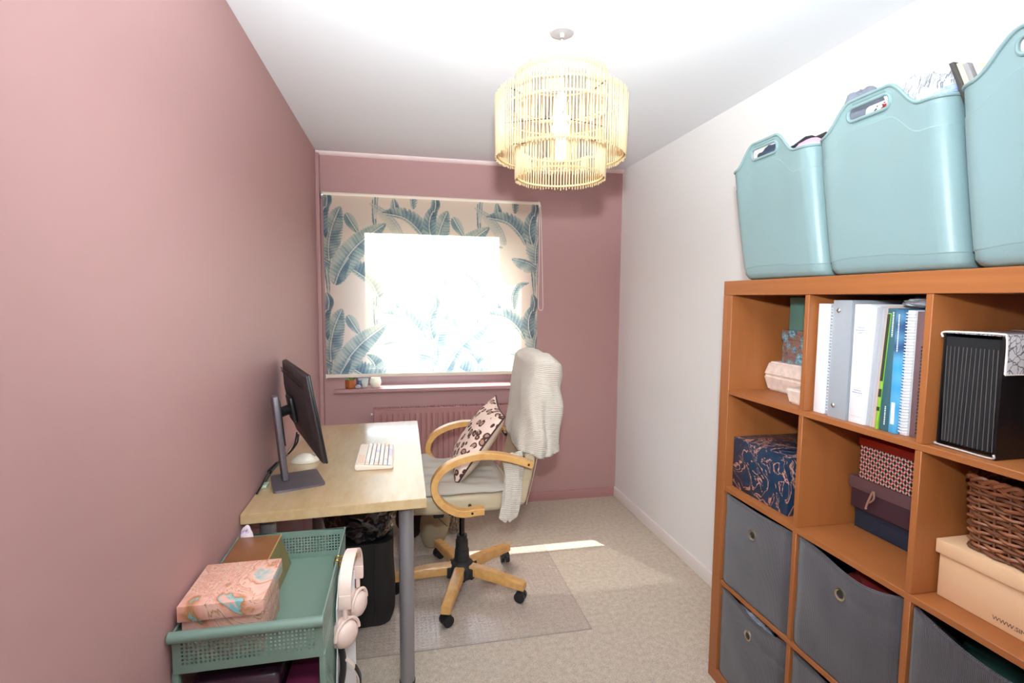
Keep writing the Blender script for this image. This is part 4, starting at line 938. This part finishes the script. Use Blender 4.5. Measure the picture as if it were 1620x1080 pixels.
def seatbm(bm):
    def f(u, v):
        a = 2*PI*u; ca, sa = math.cos(a), math.sin(a); n = 6
        r = (abs(ca)**n+abs(sa)**n)**(-1/n); rad = [0, .5, .93, .985, 1.0, 1.0, .985, .93, .5, 0][int(round(v*9))]; z = [.46, .458, .460, .468, .485, .52, .54, .551, .553, .553][int(round(v*9))]
        x = .245+.25*r*ca*rad; y = 2.44+.225*r*sa*rad
        if x < .05: z -= (.05-x)*.35
        return (x, y, z+fnoise((x*9, y*9, 1), 1)*.003)
    grid(bm, f, 64, 10, closed_u=True); bmesh.ops.remove_doubles(bm, verts=bm.verts, dist=1e-5)
obj('seat', to_bm(seatbm), m_leather, ch, angle=80)
# reclined backrest
def bx_front(z): return .475+(z-.48)*.17+.012*math.sin((z-.48)*7)
def backbm(bm):
    def f(u, v):
        z = .476+.645*v; a = 2*PI*u; ca, sa = math.cos(a), math.sin(a); n = 5; r = (abs(ca)**n+abs(sa)**n)**(-1/n)
        th = .036*(1-.35*v); sh = .92 if v < .01 or v > .99 else 1
        xc = bx_front(z)+.037
        return (xc+th*r*ca*sh, 2.44+(.225-.02*v)*r*sa*sh, z)
    vs = grid(bm, f, 64, 28, closed_u=True); bm.faces.new(vs[0][::-1]); bm.faces.new(vs[-1])
obj('backrest', to_bm(backbm), m_leather, ch, angle=60)
obj('backrest_seam', to_bm(lambda bm: [tube(bm, [(bx_front(z)+.012+q, 2.2135, z) for z in [.482+.02*i for i in range(12)]], .0015, 6) for q in (.0, .052)] + [tube(bm, [(bx_front(.60)+.004, 2.2125, .60), (bx_front(.60)+.066, 2.2125, .598)], .0013, 6)]), M('leather_seam', (188, 172, 146), rough=.6), ch)
ARM = [(.335, .500), (.300, .499), (.243, .495), (.195, .512), (.150, .547), (.124, .594), (.126, .644), (.160, .690), (.210, .718), (.262, .734), (.319, .742), (.397, .737), (.475, .716), (.548, .690)]
for yy, sd in ((2.15, -1), (2.735, 1)):
    ar = obj('armrest', to_bm(lambda bm: sweep_rect(bm, spline([(x, yy, z) for x, z in ARM], 6), (0, 1, 0), .023, .0145)), m_beech, ch)
    for (x, z) in ((.528, .696), (.282, .4975)):
        obj('bolt', to_bm(lambda bm: cyl(bm, (x, yy+sd*.0225, z), (x, yy+sd*.0242, z), .0055, seg=16)), m_black, ar)
    for sx, sz in ((.528, .696), (.282, .4975)): obj('arm_spacer', to_bm(lambda bm: cyl(bm, (sx, yy-sd*.02, sz), (sx, 2.44+sd*.20, sz), .008, seg=12)), m_dark, ar)
ch.location.z += .005
# linen cover lying on the seat
def linen(bm):
    def f(u, v):
        x = -.01+.47*u; y = 2.205+.47*v; e = min(u, 1-u, v, 1-v)
        z = .5605+.024*min(1, e*14)**.6+.006*fnoise((x*14, y*14, 5), 1)+.004*math.sin(y*60+x*25+3*fnoise((x*6, y*6, 1), 1))*min(1, e*8)
        z += .035*math.exp(-(((x-.10)/.04)**2+((y-2.64)/.04)**2))
        return (x, y, z)
    grid(bm, f, 70, 70)
solo('seat_cover', to_bm(linen), M('pale_linen', (178, 168, 156), rough=.9, noise_=(300, .2, .002)), 'pale grey linen pad lying creased on the chair seat', 'seat pad', mods=[('SOLIDIFY', dict(thickness=.006, offset=-1))])
# cushion leaning on the backrest
def leopard():
    k = N('leopard_print_cotton'); c = k.coord()
    w = k.n('TexNoise', i_Scale=18.0, i_Detail=1.0); k.link(c, w.inputs[0]); v = k.n('VectorMath', operation='SCALE'); k.link(w.outputs['Color'], v.inputs[0]); v.inputs['Scale'].default_value = .035
    a = k.n('VectorMath', operation='ADD'); k.link(c, a.inputs[0]); k.link(v.outputs[0], a.inputs[1])
    t = k.n('TexVoronoi', i_Scale=24.0, i_Randomness=.65); k.link(a.outputs[0], t.inputs[0])
    n2 = k.n('TexNoise', i_Scale=30.0, i_Detail=0.0); k.link(c, n2.inputs[0])
    ringm = k.ramp(t.outputs[0], [(.20, (0, 0, 0, 1)), (.26, (1, 1, 1, 1)), (.40, (1, 1, 1, 1)), (.45, (0, 0, 0, 1))]); gate = k.ramp(n2.outputs[0], [(.22, (0, 0, 0, 1)), (.28, (1, 1, 1, 1))])
    rg = k.math('MULTIPLY', ringm, gate); inner = k.ramp(t.outputs[0], [(.20, (1, 1, 1, 1)), (.26, (0, 0, 0, 1))])
    col = k.mix(inner, lin((233, 205, 190)), lin((178, 128, 104))); col = k.mix(rg, col, lin((74, 42, 34)))
    k.link(col, k.b.inputs['Base Color']); k.b.inputs['Roughness'].default_value = .85; return k.m
Nb, Nt, Ft = Vector((.222, 2.26, .575)), Vector((.452, 2.285, .880)), Vector((.470, 2.62, .915)); Fb = Nb+(Ft-Nt)
cu = thing('leopard_cushion', 'leopard print cushion with dark piping leaning on the chair back', 'cushion', tuple((Nb+Fb)/2))
cn = (Nt-Nb).cross(Ft-Nt).normalized()
if cn.x > 0: cn = -cn          # outward, away from the backrest
def cpt(u, v, side):
    pu = .06*(1-(2*v-1)**2)*.5; pv = .06*(1-(2*u-1)**2)*.5
    uu = u+(.5-u)*pv*0+(.035*math.sin(PI*v))*(1-2*u)*1.0; vv = v+(.035*math.sin(PI*u))*(1-2*v)
    p = Nb+(Fb-Nb)*uu+(Nt-Nb)*vv
    h = (1-abs(2*u-1)**2.6)*(1-abs(2*v-1)**2.6); h = max(0, h)**.55
    return p+cn*side*(.062*h+.003*fnoise((u*6, v*6, side), 1)*h)
obj('cushion_front', to_bm(lambda bm: grid(bm, lambda u, v: cpt(u, v, 1), 40, 40)), leopard(), cu, angle=80)
obj('cushion_back', to_bm(lambda bm: grid(bm, lambda u, v: cpt(u, v, -1), 40, 40)), M('beige_cushion_backing', (214, 190, 168), rough=.85), cu, angle=80)
edge = [cpt(i/24, 0, 1) for i in range(24)]+[cpt(1, i/24, 1) for i in range(24)]+[cpt(1-i/24, 1, 1) for i in range(24)]+[cpt(0, 1-i/24, 1) for i in range(24)]
obj('piping', to_bm(lambda bm: tube(bm, edge, .0042, 8, closed=True)), M('dark_brown_piping', (62, 36, 36), rough=.7), cu, label='dark brown piping')
# knitted throw hung over the backrest
def knit():
    k = N('cream_waffle_knit'); c = k.coord(rot=(.5, .0, .0)); t = k.n('TexWave', bands_direction='Z', i_Scale=42.0, i_Distortion=.6); k.link(c, t.inputs[0]); t2 = k.n('TexWave', bands_direction='Y', i_Scale=60.0); k.link(c, t2.inputs[0])
    s = k.math('ADD', t.outputs['Fac'], k.math('MULTIPLY', t2.outputs['Fac'], .3))
    k.link(k.ramp(s, [(0, lin((192, 180, 166))), (1, lin((218, 208, 196)))]), k.b.inputs['Base Color']); k.b.inputs['Roughness'].default_value = .95; k.b.inputs['Sheen Weight'].default_value = .2
    k.bump(s, .5, .004); return k.m
m_knit = knit()
def throwbm(bm):
    n = 150; m = 60
    def f(u, v):
        a = 2*PI*u; ca, sa = math.cos(a), math.sin(a)
        near = max(0, -sa); rear = max(0, ca); front = max(0, -ca)
        hem = .745+.02*front-.055*near*(1-rear)+.015*math.sin(3*a+1)
        ztop = 1.158
        if v < .22:                                      # the crown
            q = v/.22; rr = math.sin(q*PI/2)**.8; drop = .030*(1-math.cos(q*PI/2))**1.2; z = ztop-drop
        else:
            q = (v-.22)/.78; rr = 1; z = ztop-.030+(hem-ztop+.030)*q
        n_ = 3.2; r = (abs(ca)**n_+abs(sa)**n_)**(-1/n_)
        xf = bx_front(z)-.014                             # front follows the backrest
        xr = .715+.012*(ztop-z) if True else 0
        x0 = xf-.01*min(1, max(0, (ztop-z)*3)); xc = (x0+xr)/2; hx = (xr-x0)/2
        hy = .222+.012*min(1, (ztop-z)*4)
        q2 = max(0, (ztop-z)/.42)
        fold = .010*q2*math.sin(u*2*PI*7+2*math.sin(z*9))+.006*q2*math.sin(u*2*PI*15+z*10)
        R = rr*(1+fold*3.2)
        x = xc+hx*r*ca*R; y = 2.44+hy*r*sa*R
        crown = math.exp(-max(0, ztop-z)/.05)
        z2 = z+crown*(.006-.95*max(0, x-.65)-.55*max(0, .585-x))+.010*fnoise((x*9, y*9, 3), 1)*crown
        diag = math.sin((x*1.0+z*.9)*34+3*fnoise((x*4, y*4, z*4), 1)); side_ = max(0, -sa)**.5 if sa < 0 else 0
        off = .007*diag*side_*(1-crown)+.022*fnoise((x*3.5, y*3.5, z*4), 1)
        bulge = .014*math.exp(-((z-.86)/.12)**2)*max(0, ca)
        return (x+off*.7+bulge, y+off*(-1 if sa < 0 else 1)*.8, z2)
    grid(bm, f, n, m, closed_u=True); bmesh.ops.remove_doubles(bm, verts=bm.verts, dist=1e-5)
def tailbm(bm):
    def f(u, v):
        a = 2*PI*u; z = .735-.305*v; q = .7+.3*math.sin(PI*min(1, v*1.1)); w = .040*(1-.10*v)*(1 if v < .93 else (1-v)/.07*.7+.3)
        r = 1+.20*math.sin(5*a+v*3)+.10*math.sin(9*a-v*4)
        return (.465+.012*math.sin(v*4)-.008*v+w*r*math.cos(a), 2.192+.018*r*math.sin(a)*q, z+.008*math.sin(3*a))
    grid(bm, f, 60, 40, closed_u=True)
th = thing('knitted_throw', 'cream knitted throw draped over the chair backrest', 'throw', (.6, 2.44, .44))
obj('drape', to_bm(throwbm), m_knit, th, angle=80, mods=[('SOLIDIFY', dict(thickness=.006, offset=1))])
obj('hanging_corner', to_bm(tailbm), m_knit, th, angle=80)

# ------------------------------------------------------------------ chair mat
def matm():
    k = N('frosted_clear_vinyl'); c = k.coord(); v = k.n('TexVoronoi', i_Scale=52.0, i_Randomness=0.0); k.link(c, v.inputs[0])
    g = k.n('BsdfGlossy', i_Roughness=.22, i_Color=(.9, .9, .92, 1)); tr_ = k.n('BsdfTransparent', i_Color=(.975, .965, .97, 1)); d = k.n('BsdfDiffuse', i_Color=lin((225, 212, 210)))
    bp = k.n('Bump', i_Strength=.6, i_Distance=.004); k.link(k.ramp(v.outputs[0], [(.15, (1, 1, 1, 1)), (.3, (0, 0, 0, 1))]), bp.inputs['Height']); k.link(bp.outputs[0], g.inputs['Normal'])
    m1 = k.n('MixShader', i_0=.12); k.link(tr_.outputs[0], m1.inputs[1]); k.link(d.outputs[0], m1.inputs[2])
    fr = k.n('LayerWeight', i_Blend=.5); k.link(bp.outputs[0], fr.inputs['Normal']); m2 = k.n('MixShader'); k.link(k.math('ADD', k.math('MULTIPLY', k.math('POWER', fr.outputs['Facing'], 4.0), .5), .04), m2.inputs[0]); k.link(m1.outputs[0], m2.inputs[1]); k.link(g.outputs[0], m2.inputs[2])
    k.link(m2.outputs[0], k.out.inputs[0]); return k.m
mt_ = thing('chair_mat', 'translucent studded plastic floor mat under the office chair', 'floor mat', (.22, 2.45, 0))
m_mat = matm()
MX0, MX1, MY0, MY1 = -.33, .785, 2.0, 2.79
def matb(bm):
    grid(bm, lambda u, v: (MX0+(MX1-MX0)*u, MY0+(MY1-MY0)*v, .0022+.001*fnoise((u*5, v*5, 0), 1)), 30, 24)
obj('sheet', to_bm(matb), m_mat, mt_)
def studs(bm):
    for i in range(42):
        for j in range(27):
            x, y = MX0+.07+i*.024, MY0+.07+j*.025
            vs = [bm.verts.new((x+.0022*math.cos(a), y+.0022*math.sin(a), .0030)) for a in (0, PI/2, PI, 1.5*PI)]; t = bm.verts.new((x, y, .0056))
            for k in range(4): bm.faces.new((vs[k], vs[(k+1) % 4], t))
so = obj('studs', to_bm(studs), M('stud_vinyl', (225, 215, 215), rough=.15, alpha=.5), mt_); so['kind'] = 'stuff'
obj('edge_bevel', to_bm(lambda bm: tube(bm, [(MX0, MY0, .003), (MX1, MY0, .003), (MX1, MY1, .003), (MX0, MY1, .003)], .002, 6, closed=True)), M('vinyl_edge', (190, 178, 172), rough=.3, alpha=.6), mt_)

# ------------------------------------------------------------------ under the desk
hold = thing('holdall_bag', 'black fabric holdall standing on the floor under the desk', 'bag', (-.19, 2.285, 0))
m_blkfab = M('black_nylon', (24, 20, 21), rough=.6, noise_=(200, .2, .002))
def holdb(bm):
    def f(u, v):
        p, n = rrect(u, -.33, -.050, 2.185, 2.385, .06); k = 1-.10*(1-min(1, v*5))**2
        c = Vector((-.19, 2.285, 0)); q = c+(Vector((p.x, p.y, 0))-c)*k*(1+.02*math.sin(v*5))
        return (q.x+.004*fnoise((u*12, v*4, 1), 1), q.y, .0055+.37*v+.006*fnoise((u*9, v, 3), 1)*v)
    vs = grid(bm, f, 90, 20, closed_u=True); bm.faces.new(vs[0][::-1]); bm.faces.new(vs[-1])
obj('body', to_bm(holdb), m_blkfab, hold)
obj('seam', to_bm(lambda bm: [tube(bm, [(x, 2.1835, .03+.028*i) for i in range(13)], .002, 6) for x in (-.13,)]), m_black, hold)
m_bin = M('shiny_black_plastic', (14, 13, 16), rough=.14, coat=1.0)
solo('bin_liner', crumple((-.180, 2.285, .49), (.15, .135, .125), 51, amp=.22, scale=1.7, sub=5), m_bin, 'shiny black plastic sack heaped on the holdall under the desk', 'plastic sack')
solo('shade_lump', crumple((.03, 3.03, .17), (.085, .10, .17), 52, amp=.12, flat=.001), M('shade_brown', (50, 36, 34), rough=.9), 'dark brown lump standing in for shade at the far end under the desk', 'bag')  # added dark shape in place of the shade by the wall and radiator
def beige_bag(bm):
    def f(u, v):
        a = 2*PI*u; w = math.sin(PI*min(.98, v*.85+.12))**.6
        return (.170+.085*w*math.cos(a)+.03*(v-.5), 2.90+.070*w*math.sin(a), .002+.30*v+.01*fnoise((u*4, v*4, 0), 1))
    vs = grid(bm, f, 48, 24, closed_u=True); bm.faces.new(vs[0][::-1]); bm.faces.new(vs[-1])
bb = thing('beige_bag', 'beige woven bag slumped on the floor behind the chair base', 'bag', (.17, 2.90, 0))
obj('body', to_bm(beige_bag), M('beige_woven_fabric', (186, 168, 138), rough=.95, wave=(120, 'Z', .6, .004, 1.0)), bb, angle=80)
obj('seam', to_bm(lambda bm: tube(bm, spline([(.11, 2.86, .30), (.16, 2.828, .22), (.235, 2.845, .13)], 6), .003, 6)), M('olive_piping', (120, 110, 70), rough=.8), bb)
solo('boucle_blanket', crumple((.29, 3.05, .11), (.05, .08, .11), 54, amp=.15, scale=6, sub=5, flat=.001), M('speckled_boucle', (176, 156, 142), rough=.95, var=(70, .4), noise_=(90, .8, .01)), 'speckled beige boucle blanket on the floor behind the beige bag', 'blanket')

# ------------------------------------------------------------------ green trolley
m_green = M('sage_green_metal', (112, 134, 122), rough=.4)
TX0, TX1, TY0, TY1, TR = -.508, -.192, 1.215, 1.705, .670
tro = thing('trolley', 'sage green perforated metal trolley beside the desk', 'trolley', ((TX0+TX1)/2, (TY0+TY1)/2, 0))
def perf(bm, o, U, V, w, h, pitch, r, margin=.012, margin_v=None):
    """sheet w x h with round (hexagonal) holes; U,V unit vectors"""
    o, U, V = Vector(o), Vector(U), Vector(V); mv = margin if margin_v is None else margin_v
    nu = int((w-2*margin)/pitch); nvv = int((h-2*mv)/pitch); mu_ = (w-nu*pitch)/2; mv = (h-nvv*pitch)/2; cache = {}
    def vert(a, b):
        k = (round(a, 5), round(b, 5))
        if k not in cache: cache[k] = bm.verts.new(o+U*a+V*b)
        return cache[k]
    xs = [0]+[mu_+i*pitch for i in range(nu+1)]+[w]; ys = [0]+[mv+i*pitch for i in range(nvv+1)]+[h]
    for i in range(len(xs)-1):
        for j in range(len(ys)-1):
            a, b, c, d = vert(xs[i], ys[j]), vert(xs[i+1], ys[j]), vert(xs[i+1], ys[j+1]), vert(xs[i], ys[j+1])
            if i in (0, len(xs)-2) or j in (0, len(ys)-2): bm.faces.new((a, b, c, d)); continue
            cx, cy = (xs[i]+xs[i+1])/2, (ys[j]+ys[j+1])/2
            hv = [vert(cx+r*math.cos(t), cy+r*math.sin(t)) for t in [-.75*PI+k*PI/4 for k in range(8)]]
            for k, (p, q) in enumerate(((a, b), (b, c), (c, d), (d, a))):
                h0, h1, h2 = hv[2*k], hv[2*k+1], hv[(2*k+2) % 8]
                bm.faces.new((p, q, h2, h1, h0))
S1 = [('SOLIDIFY', dict(thickness=.0016, offset=0))]
def basket(zt, depth, tilt=.0, name='tray'):
    zb = zt-depth
    b = obj(name, to_bm(lambda bm: box(bm, TX0+.004, TX1-.004, TY0+.002, TY1-.002, zb, zb+.003)), m_green, tro)
    obj('end_wall', to_bm(lambda bm: perf(bm, (TX0, TY0, zb), (1, 0, 0), (0, 0, 1), TX1-TX0, depth, .0092, .0029, margin_v=.017)), m_green, b, smooth=False, mods=S1)
    obj('end_wall', to_bm(lambda bm: perf(bm, (TX0, TY1, zb), (1, 0, 0), (0, 0, 1), TX1-TX0, depth, .0092, .0029, margin_v=.017)), m_green, b, smooth=False, mods=S1)
    obj('side_wall', to_bm(lambda bm: perf(bm, (TX0, TY0, zb), (0, 1, 0), (0, 0, 1), TY1-TY0, depth, .0092, .0029, margin_v=.017)), m_green, b, smooth=False, mods=S1)
    obj('side_wall', to_bm(lambda bm: perf(bm, (TX1, TY0, zb), (0, 1, 0), (0, 0, 1), TY1-TY0, depth, .0092, .0029, margin_v=.017)), m_green, b, smooth=False, mods=S1)
    obj('rim', to_bm(lambda bm: tube(bm, [(TX0, TY0, zt), (TX1, TY0, zt), (TX1, TY1, zt), (TX0, TY1, zt)], .0035, 8, closed=True)), m_green, b)
    return b
basket(TR, .092); basket(.36, .09); basket(.14, .07)
obj('handle', to_bm(lambda bm: tube(bm, [(TX0-.004, TY0-.006, TR-.002), (TX1+.004, TY0-.006, TR-.002)], .0125, 16)), m_green, tro)
obj('side_panel', to_bm(lambda bm: perf(bm, (TX1+.0008, TY0+.01, .29), (0, 1, 0), (0, 0, 1), TY1-TY0-.02, TR-.092-.29, .0094, .0031)), m_green, tro, smooth=False, mods=S1)
for x in (TX0+.002, TX1-.002):
    for y in (TY0+.012, TY1-.012):
        pst = obj('upright', to_bm(lambda bm: box(bm, x-.007, x+.007, y-.010, y+.010, .06, TR-.09, .002)), m_green, tro)
        obj('caster', to_bm(lambda bm: [cyl(bm, (x-.010, y, .028), (x+.010, y, .028), .027, seg=20), cyl(bm, (x, y, .03), (x, y, .065), .006, seg=10)]), m_black, pst)
# things in the trolley
pmk = thing('pink_marbled_box', 'pink marbled lidded box with gold and cyan swirls in the trolley', 'box', (-.41, 1.335, .583))
obj('body', B(-.500, -.332, 1.247, 1.424, .583, .69, bev=.0015), m_pinkmarble, pmk)
obj('lid', B(-.5065, -.324, 1.240, 1.432, .682, .720, bev=.002), m_pinkmarble, pmk)
m_cop = M('copper_card', (150, 98, 62), rough=.4, metal=.3, var=(6, .15))
cf = thing('copper_folder', 'copper brown card file with gold edge behind the pink marbled box', 'file', (-.43, 1.58, .583))
def slantbox(bm):
    A = [(-.500, 1.44), (-.352, 1.44), (-.352, 1.675), (-.500, 1.675)]
    z = [.670, .670, .672, .672]
    lo = [bm.verts.new((x, y, .583)) for x, y in A]; hi = [bm.verts.new((x+(.0 if i in (0, 3) else -.03), y, z[i])) for i, (x, y) in enumerate(A)]
    for k in range(4): bm.faces.new((lo[k], lo[(k+1) % 4], hi[(k+1) % 4], hi[k]))
    bm.faces.new(lo[::-1]); bm.faces.new(hi)
    bmesh.ops.bevel(bm, geom=bm.edges[:], offset=.002, segments=2, affect='EDGES')
obj('body', to_bm(slantbox), M('olive_gold_card', (142, 124, 76), rough=.35, metal=.3, var=(12, .2)), cf)
obj('cover', to_bm(lambda bm: box(bm, -.502, -.380, 1.438, 1.678, .672, .6765, .001)), m_cop, cf)
obj('gold_edge', to_bm(lambda bm: tube(bm, [(-.380, 1.438, .6765), (-.380, 1.678, .6765)], .0022, 6)), M('gold_edge', (226, 190, 130), rough=.3, metal=.6), cf)
solo('tissue_packet', crumple((-.483, 1.688, .642), (.021, .010, .060), 61, amp=.22, scale=1.6), printed_bag('lilac_printed_film', (235, 222, 228), (170, 120, 180), 40.0), 'small white and lilac packet standing in the far corner of the trolley', 'packet')
solo('purple_bag', B(-.49, -.29, 1.24, 1.55, .276, .535, bev=.02, seg=3), M('dark_purple_vinyl', (54, 26, 44), rough=.25, coat=.3), 'dark purple glossy bag on the lower trolley tier', 'bag')
solo('magenta_box', B(-.283, -.205, 1.23, 1.60, .276, .50, bev=.004), M('magenta_card', (96, 34, 62), rough=.3), 'dark magenta box beside the purple bag on the lower tier', 'box')
# headphones on a hook
hp = thing('headphones', 'pale pink over-ear headphones hanging on the side of the trolley', 'headphones', (-.155, 1.49, .45))
m_hp = M('pale_pink_plastic', (236, 208, 196), rough=.4); m_hp2 = M('pale_pink_leatherette', (228, 196, 184), rough=.6)
HY, HX = 1.485, -.158
def hpt(a, r): return Vector((HX+.006+.13*r*math.sin(a), HY+r*math.sin(a), .608+r*1.08*math.cos(a)))
arc = [hpt(math.radians(d), .078) for d in range(-92, 93, 8)]
obj('headband', to_bm(lambda bm: sweep_rect(bm, arc, (1, 0, 0), .0165, .0045)), m_hp, hp)
obj('headband_pad', to_bm(lambda bm: sweep_rect(bm, [hpt(math.radians(d), .071) for d in range(-60, 61, 8)], (1, 0, 0), .014, .0035)), m_hp2, hp)
for s in (-1, 1):
    ex = HX+.006+s*.010; e = Vector((ex, HY+s*.078, .605)); b2 = Vector((ex-.002, HY+s*.070, .497)); RT = Matrix.Translation(b2) @ Matrix.Rotation(math.radians(-42 if s < 0 else -25), 4, 'Z') @ Matrix.Translation(-b2)
    def rot(bm): bmesh.ops.transform(bm, matrix=RT, verts=bm.verts); return bm
    obj('slider', to_bm(lambda bm: [box(bm, ex-.017, ex+.017, HY+s*.078-.007, HY+s*.078+.007, .572, .612, .003), tube(bm, [e-Vector((0, 0, .02)), e-Vector((0, 0, .06))], .0065, 8)]), m_hp, hp)
    obj('yoke', rot(to_bm(lambda bm: tube(bm, [b2+Vector((.008, .042*math.cos(t), .044*math.sin(t))) for t in [PI*k/12 for k in range(13)]], .0048, 8))), m_hp, hp)
    cup = obj('ear_cup', rot(to_bm(lambda bm: lathe(bm, [(.001, .024), (.020, .023), (.032, .016), (.038, .004), (.037, -.002), (.001, -.002)], (b2.x, b2.y, b2.z), 36, 'x'))), m_hp, hp)
    obj('ear_pad', rot(to_bm(lambda bm: lathe(bm, [(.014, -.003), (.037, -.003), (.042, -.010), (.040, -.018), (.030, -.023), (.018, -.018), (.014, -.003)], (b2.x, b2.y, b2.z), 36, 'x'))), m_hp2, cup)
hk = thing('brass_hook', 'small brass hook over the trolley rim holding the headphones', 'hook', (-.18, 1.49, .66))
m_brass = M('brass', (205, 165, 70), rough=.3, metal=1)
obj('hook_body', to_bm(lambda bm: [tube(bm, spline([(TX1-.006, HY+dy, .655), (TX1-.004, HY+dy, .676), (TX1+.006, HY+dy, .678), (TX1+.008, HY+dy, .66), (TX1+.012, HY+dy, .676), (-.158, HY+dy, .6795), (-.138, HY+dy, .684), (-.136, HY+dy, .696)], 5), .0016, 6) for dy in (-.012, .012)]), m_brass, hk)
# white organiser panel hanging beside the trolley
wr = thing('white_side_rack', 'white metal rack with bolt holes standing between trolley and desk', 'rack', (-.165, 1.42, 0))
m_wm = M('white_powder_coat', (226, 222, 222), rough=.4)
obj('rack_panel', to_bm(lambda bm: prism(bm, [(1.36, .0), (1.56, .0), (1.56, .64), (1.46, .64), (1.395, .58), (1.395, .46), (1.36, .36)], -.1845, -.1815, 'x')), m_wm, wr)
obj('rack_flange', to_bm(lambda bm: box(bm, -.1815, -.150, 1.553, 1.556, 0, .60)), m_wm, wr)
obj('rack_flange', to_bm(lambda bm: box(bm, -.1815, -.160, 1.362, 1.3645, 0, .345)), m_wm, wr)
for x, y, z in ((-.166, 1.3612, .30), (-.166, 1.3612, .335), (-.158, 1.5525, .38), (-.158, 1.5525, .30)): obj('bolt_hole', to_bm(lambda bm: cyl(bm, (x, y-.0004, z), (x, y+.001, z), .0035, seg=12)), m_black, wr)
st = thing('bag_strap', 'black and beige strap looping from the white rack under the headphones', 'strap', (-.15, 1.42, .3))
sp = spline([(-.176, 1.42, .44), (-.160, 1.40, .432), (-.140, 1.39, .415), (-.126, 1.385, .385), (-.130, 1.385, .35), (-.150, 1.39, .32), (-.174, 1.40, .30)], 8)
obj('beige_webbing', to_bm(lambda bm: sweep_rect(bm, sp, (0, 1, 0), .008, .002)), M('beige_webbing', (206, 186, 172), rough=.8), st)
obj('black_edging', to_bm(lambda bm: sweep_rect(bm, [p+Vector((.003, 0, 0)) for p in sp[16:40]], (0, 1, 0), .0085, .002)), m_black, st)
obj('black_pad', to_bm(lambda bm: tube(bm, spline([(-.176, 1.405, .47), (-.170, 1.40, .44), (-.170, 1.40, .40), (-.176, 1.405, .36)], 6), .009, 8)), m_black, st)
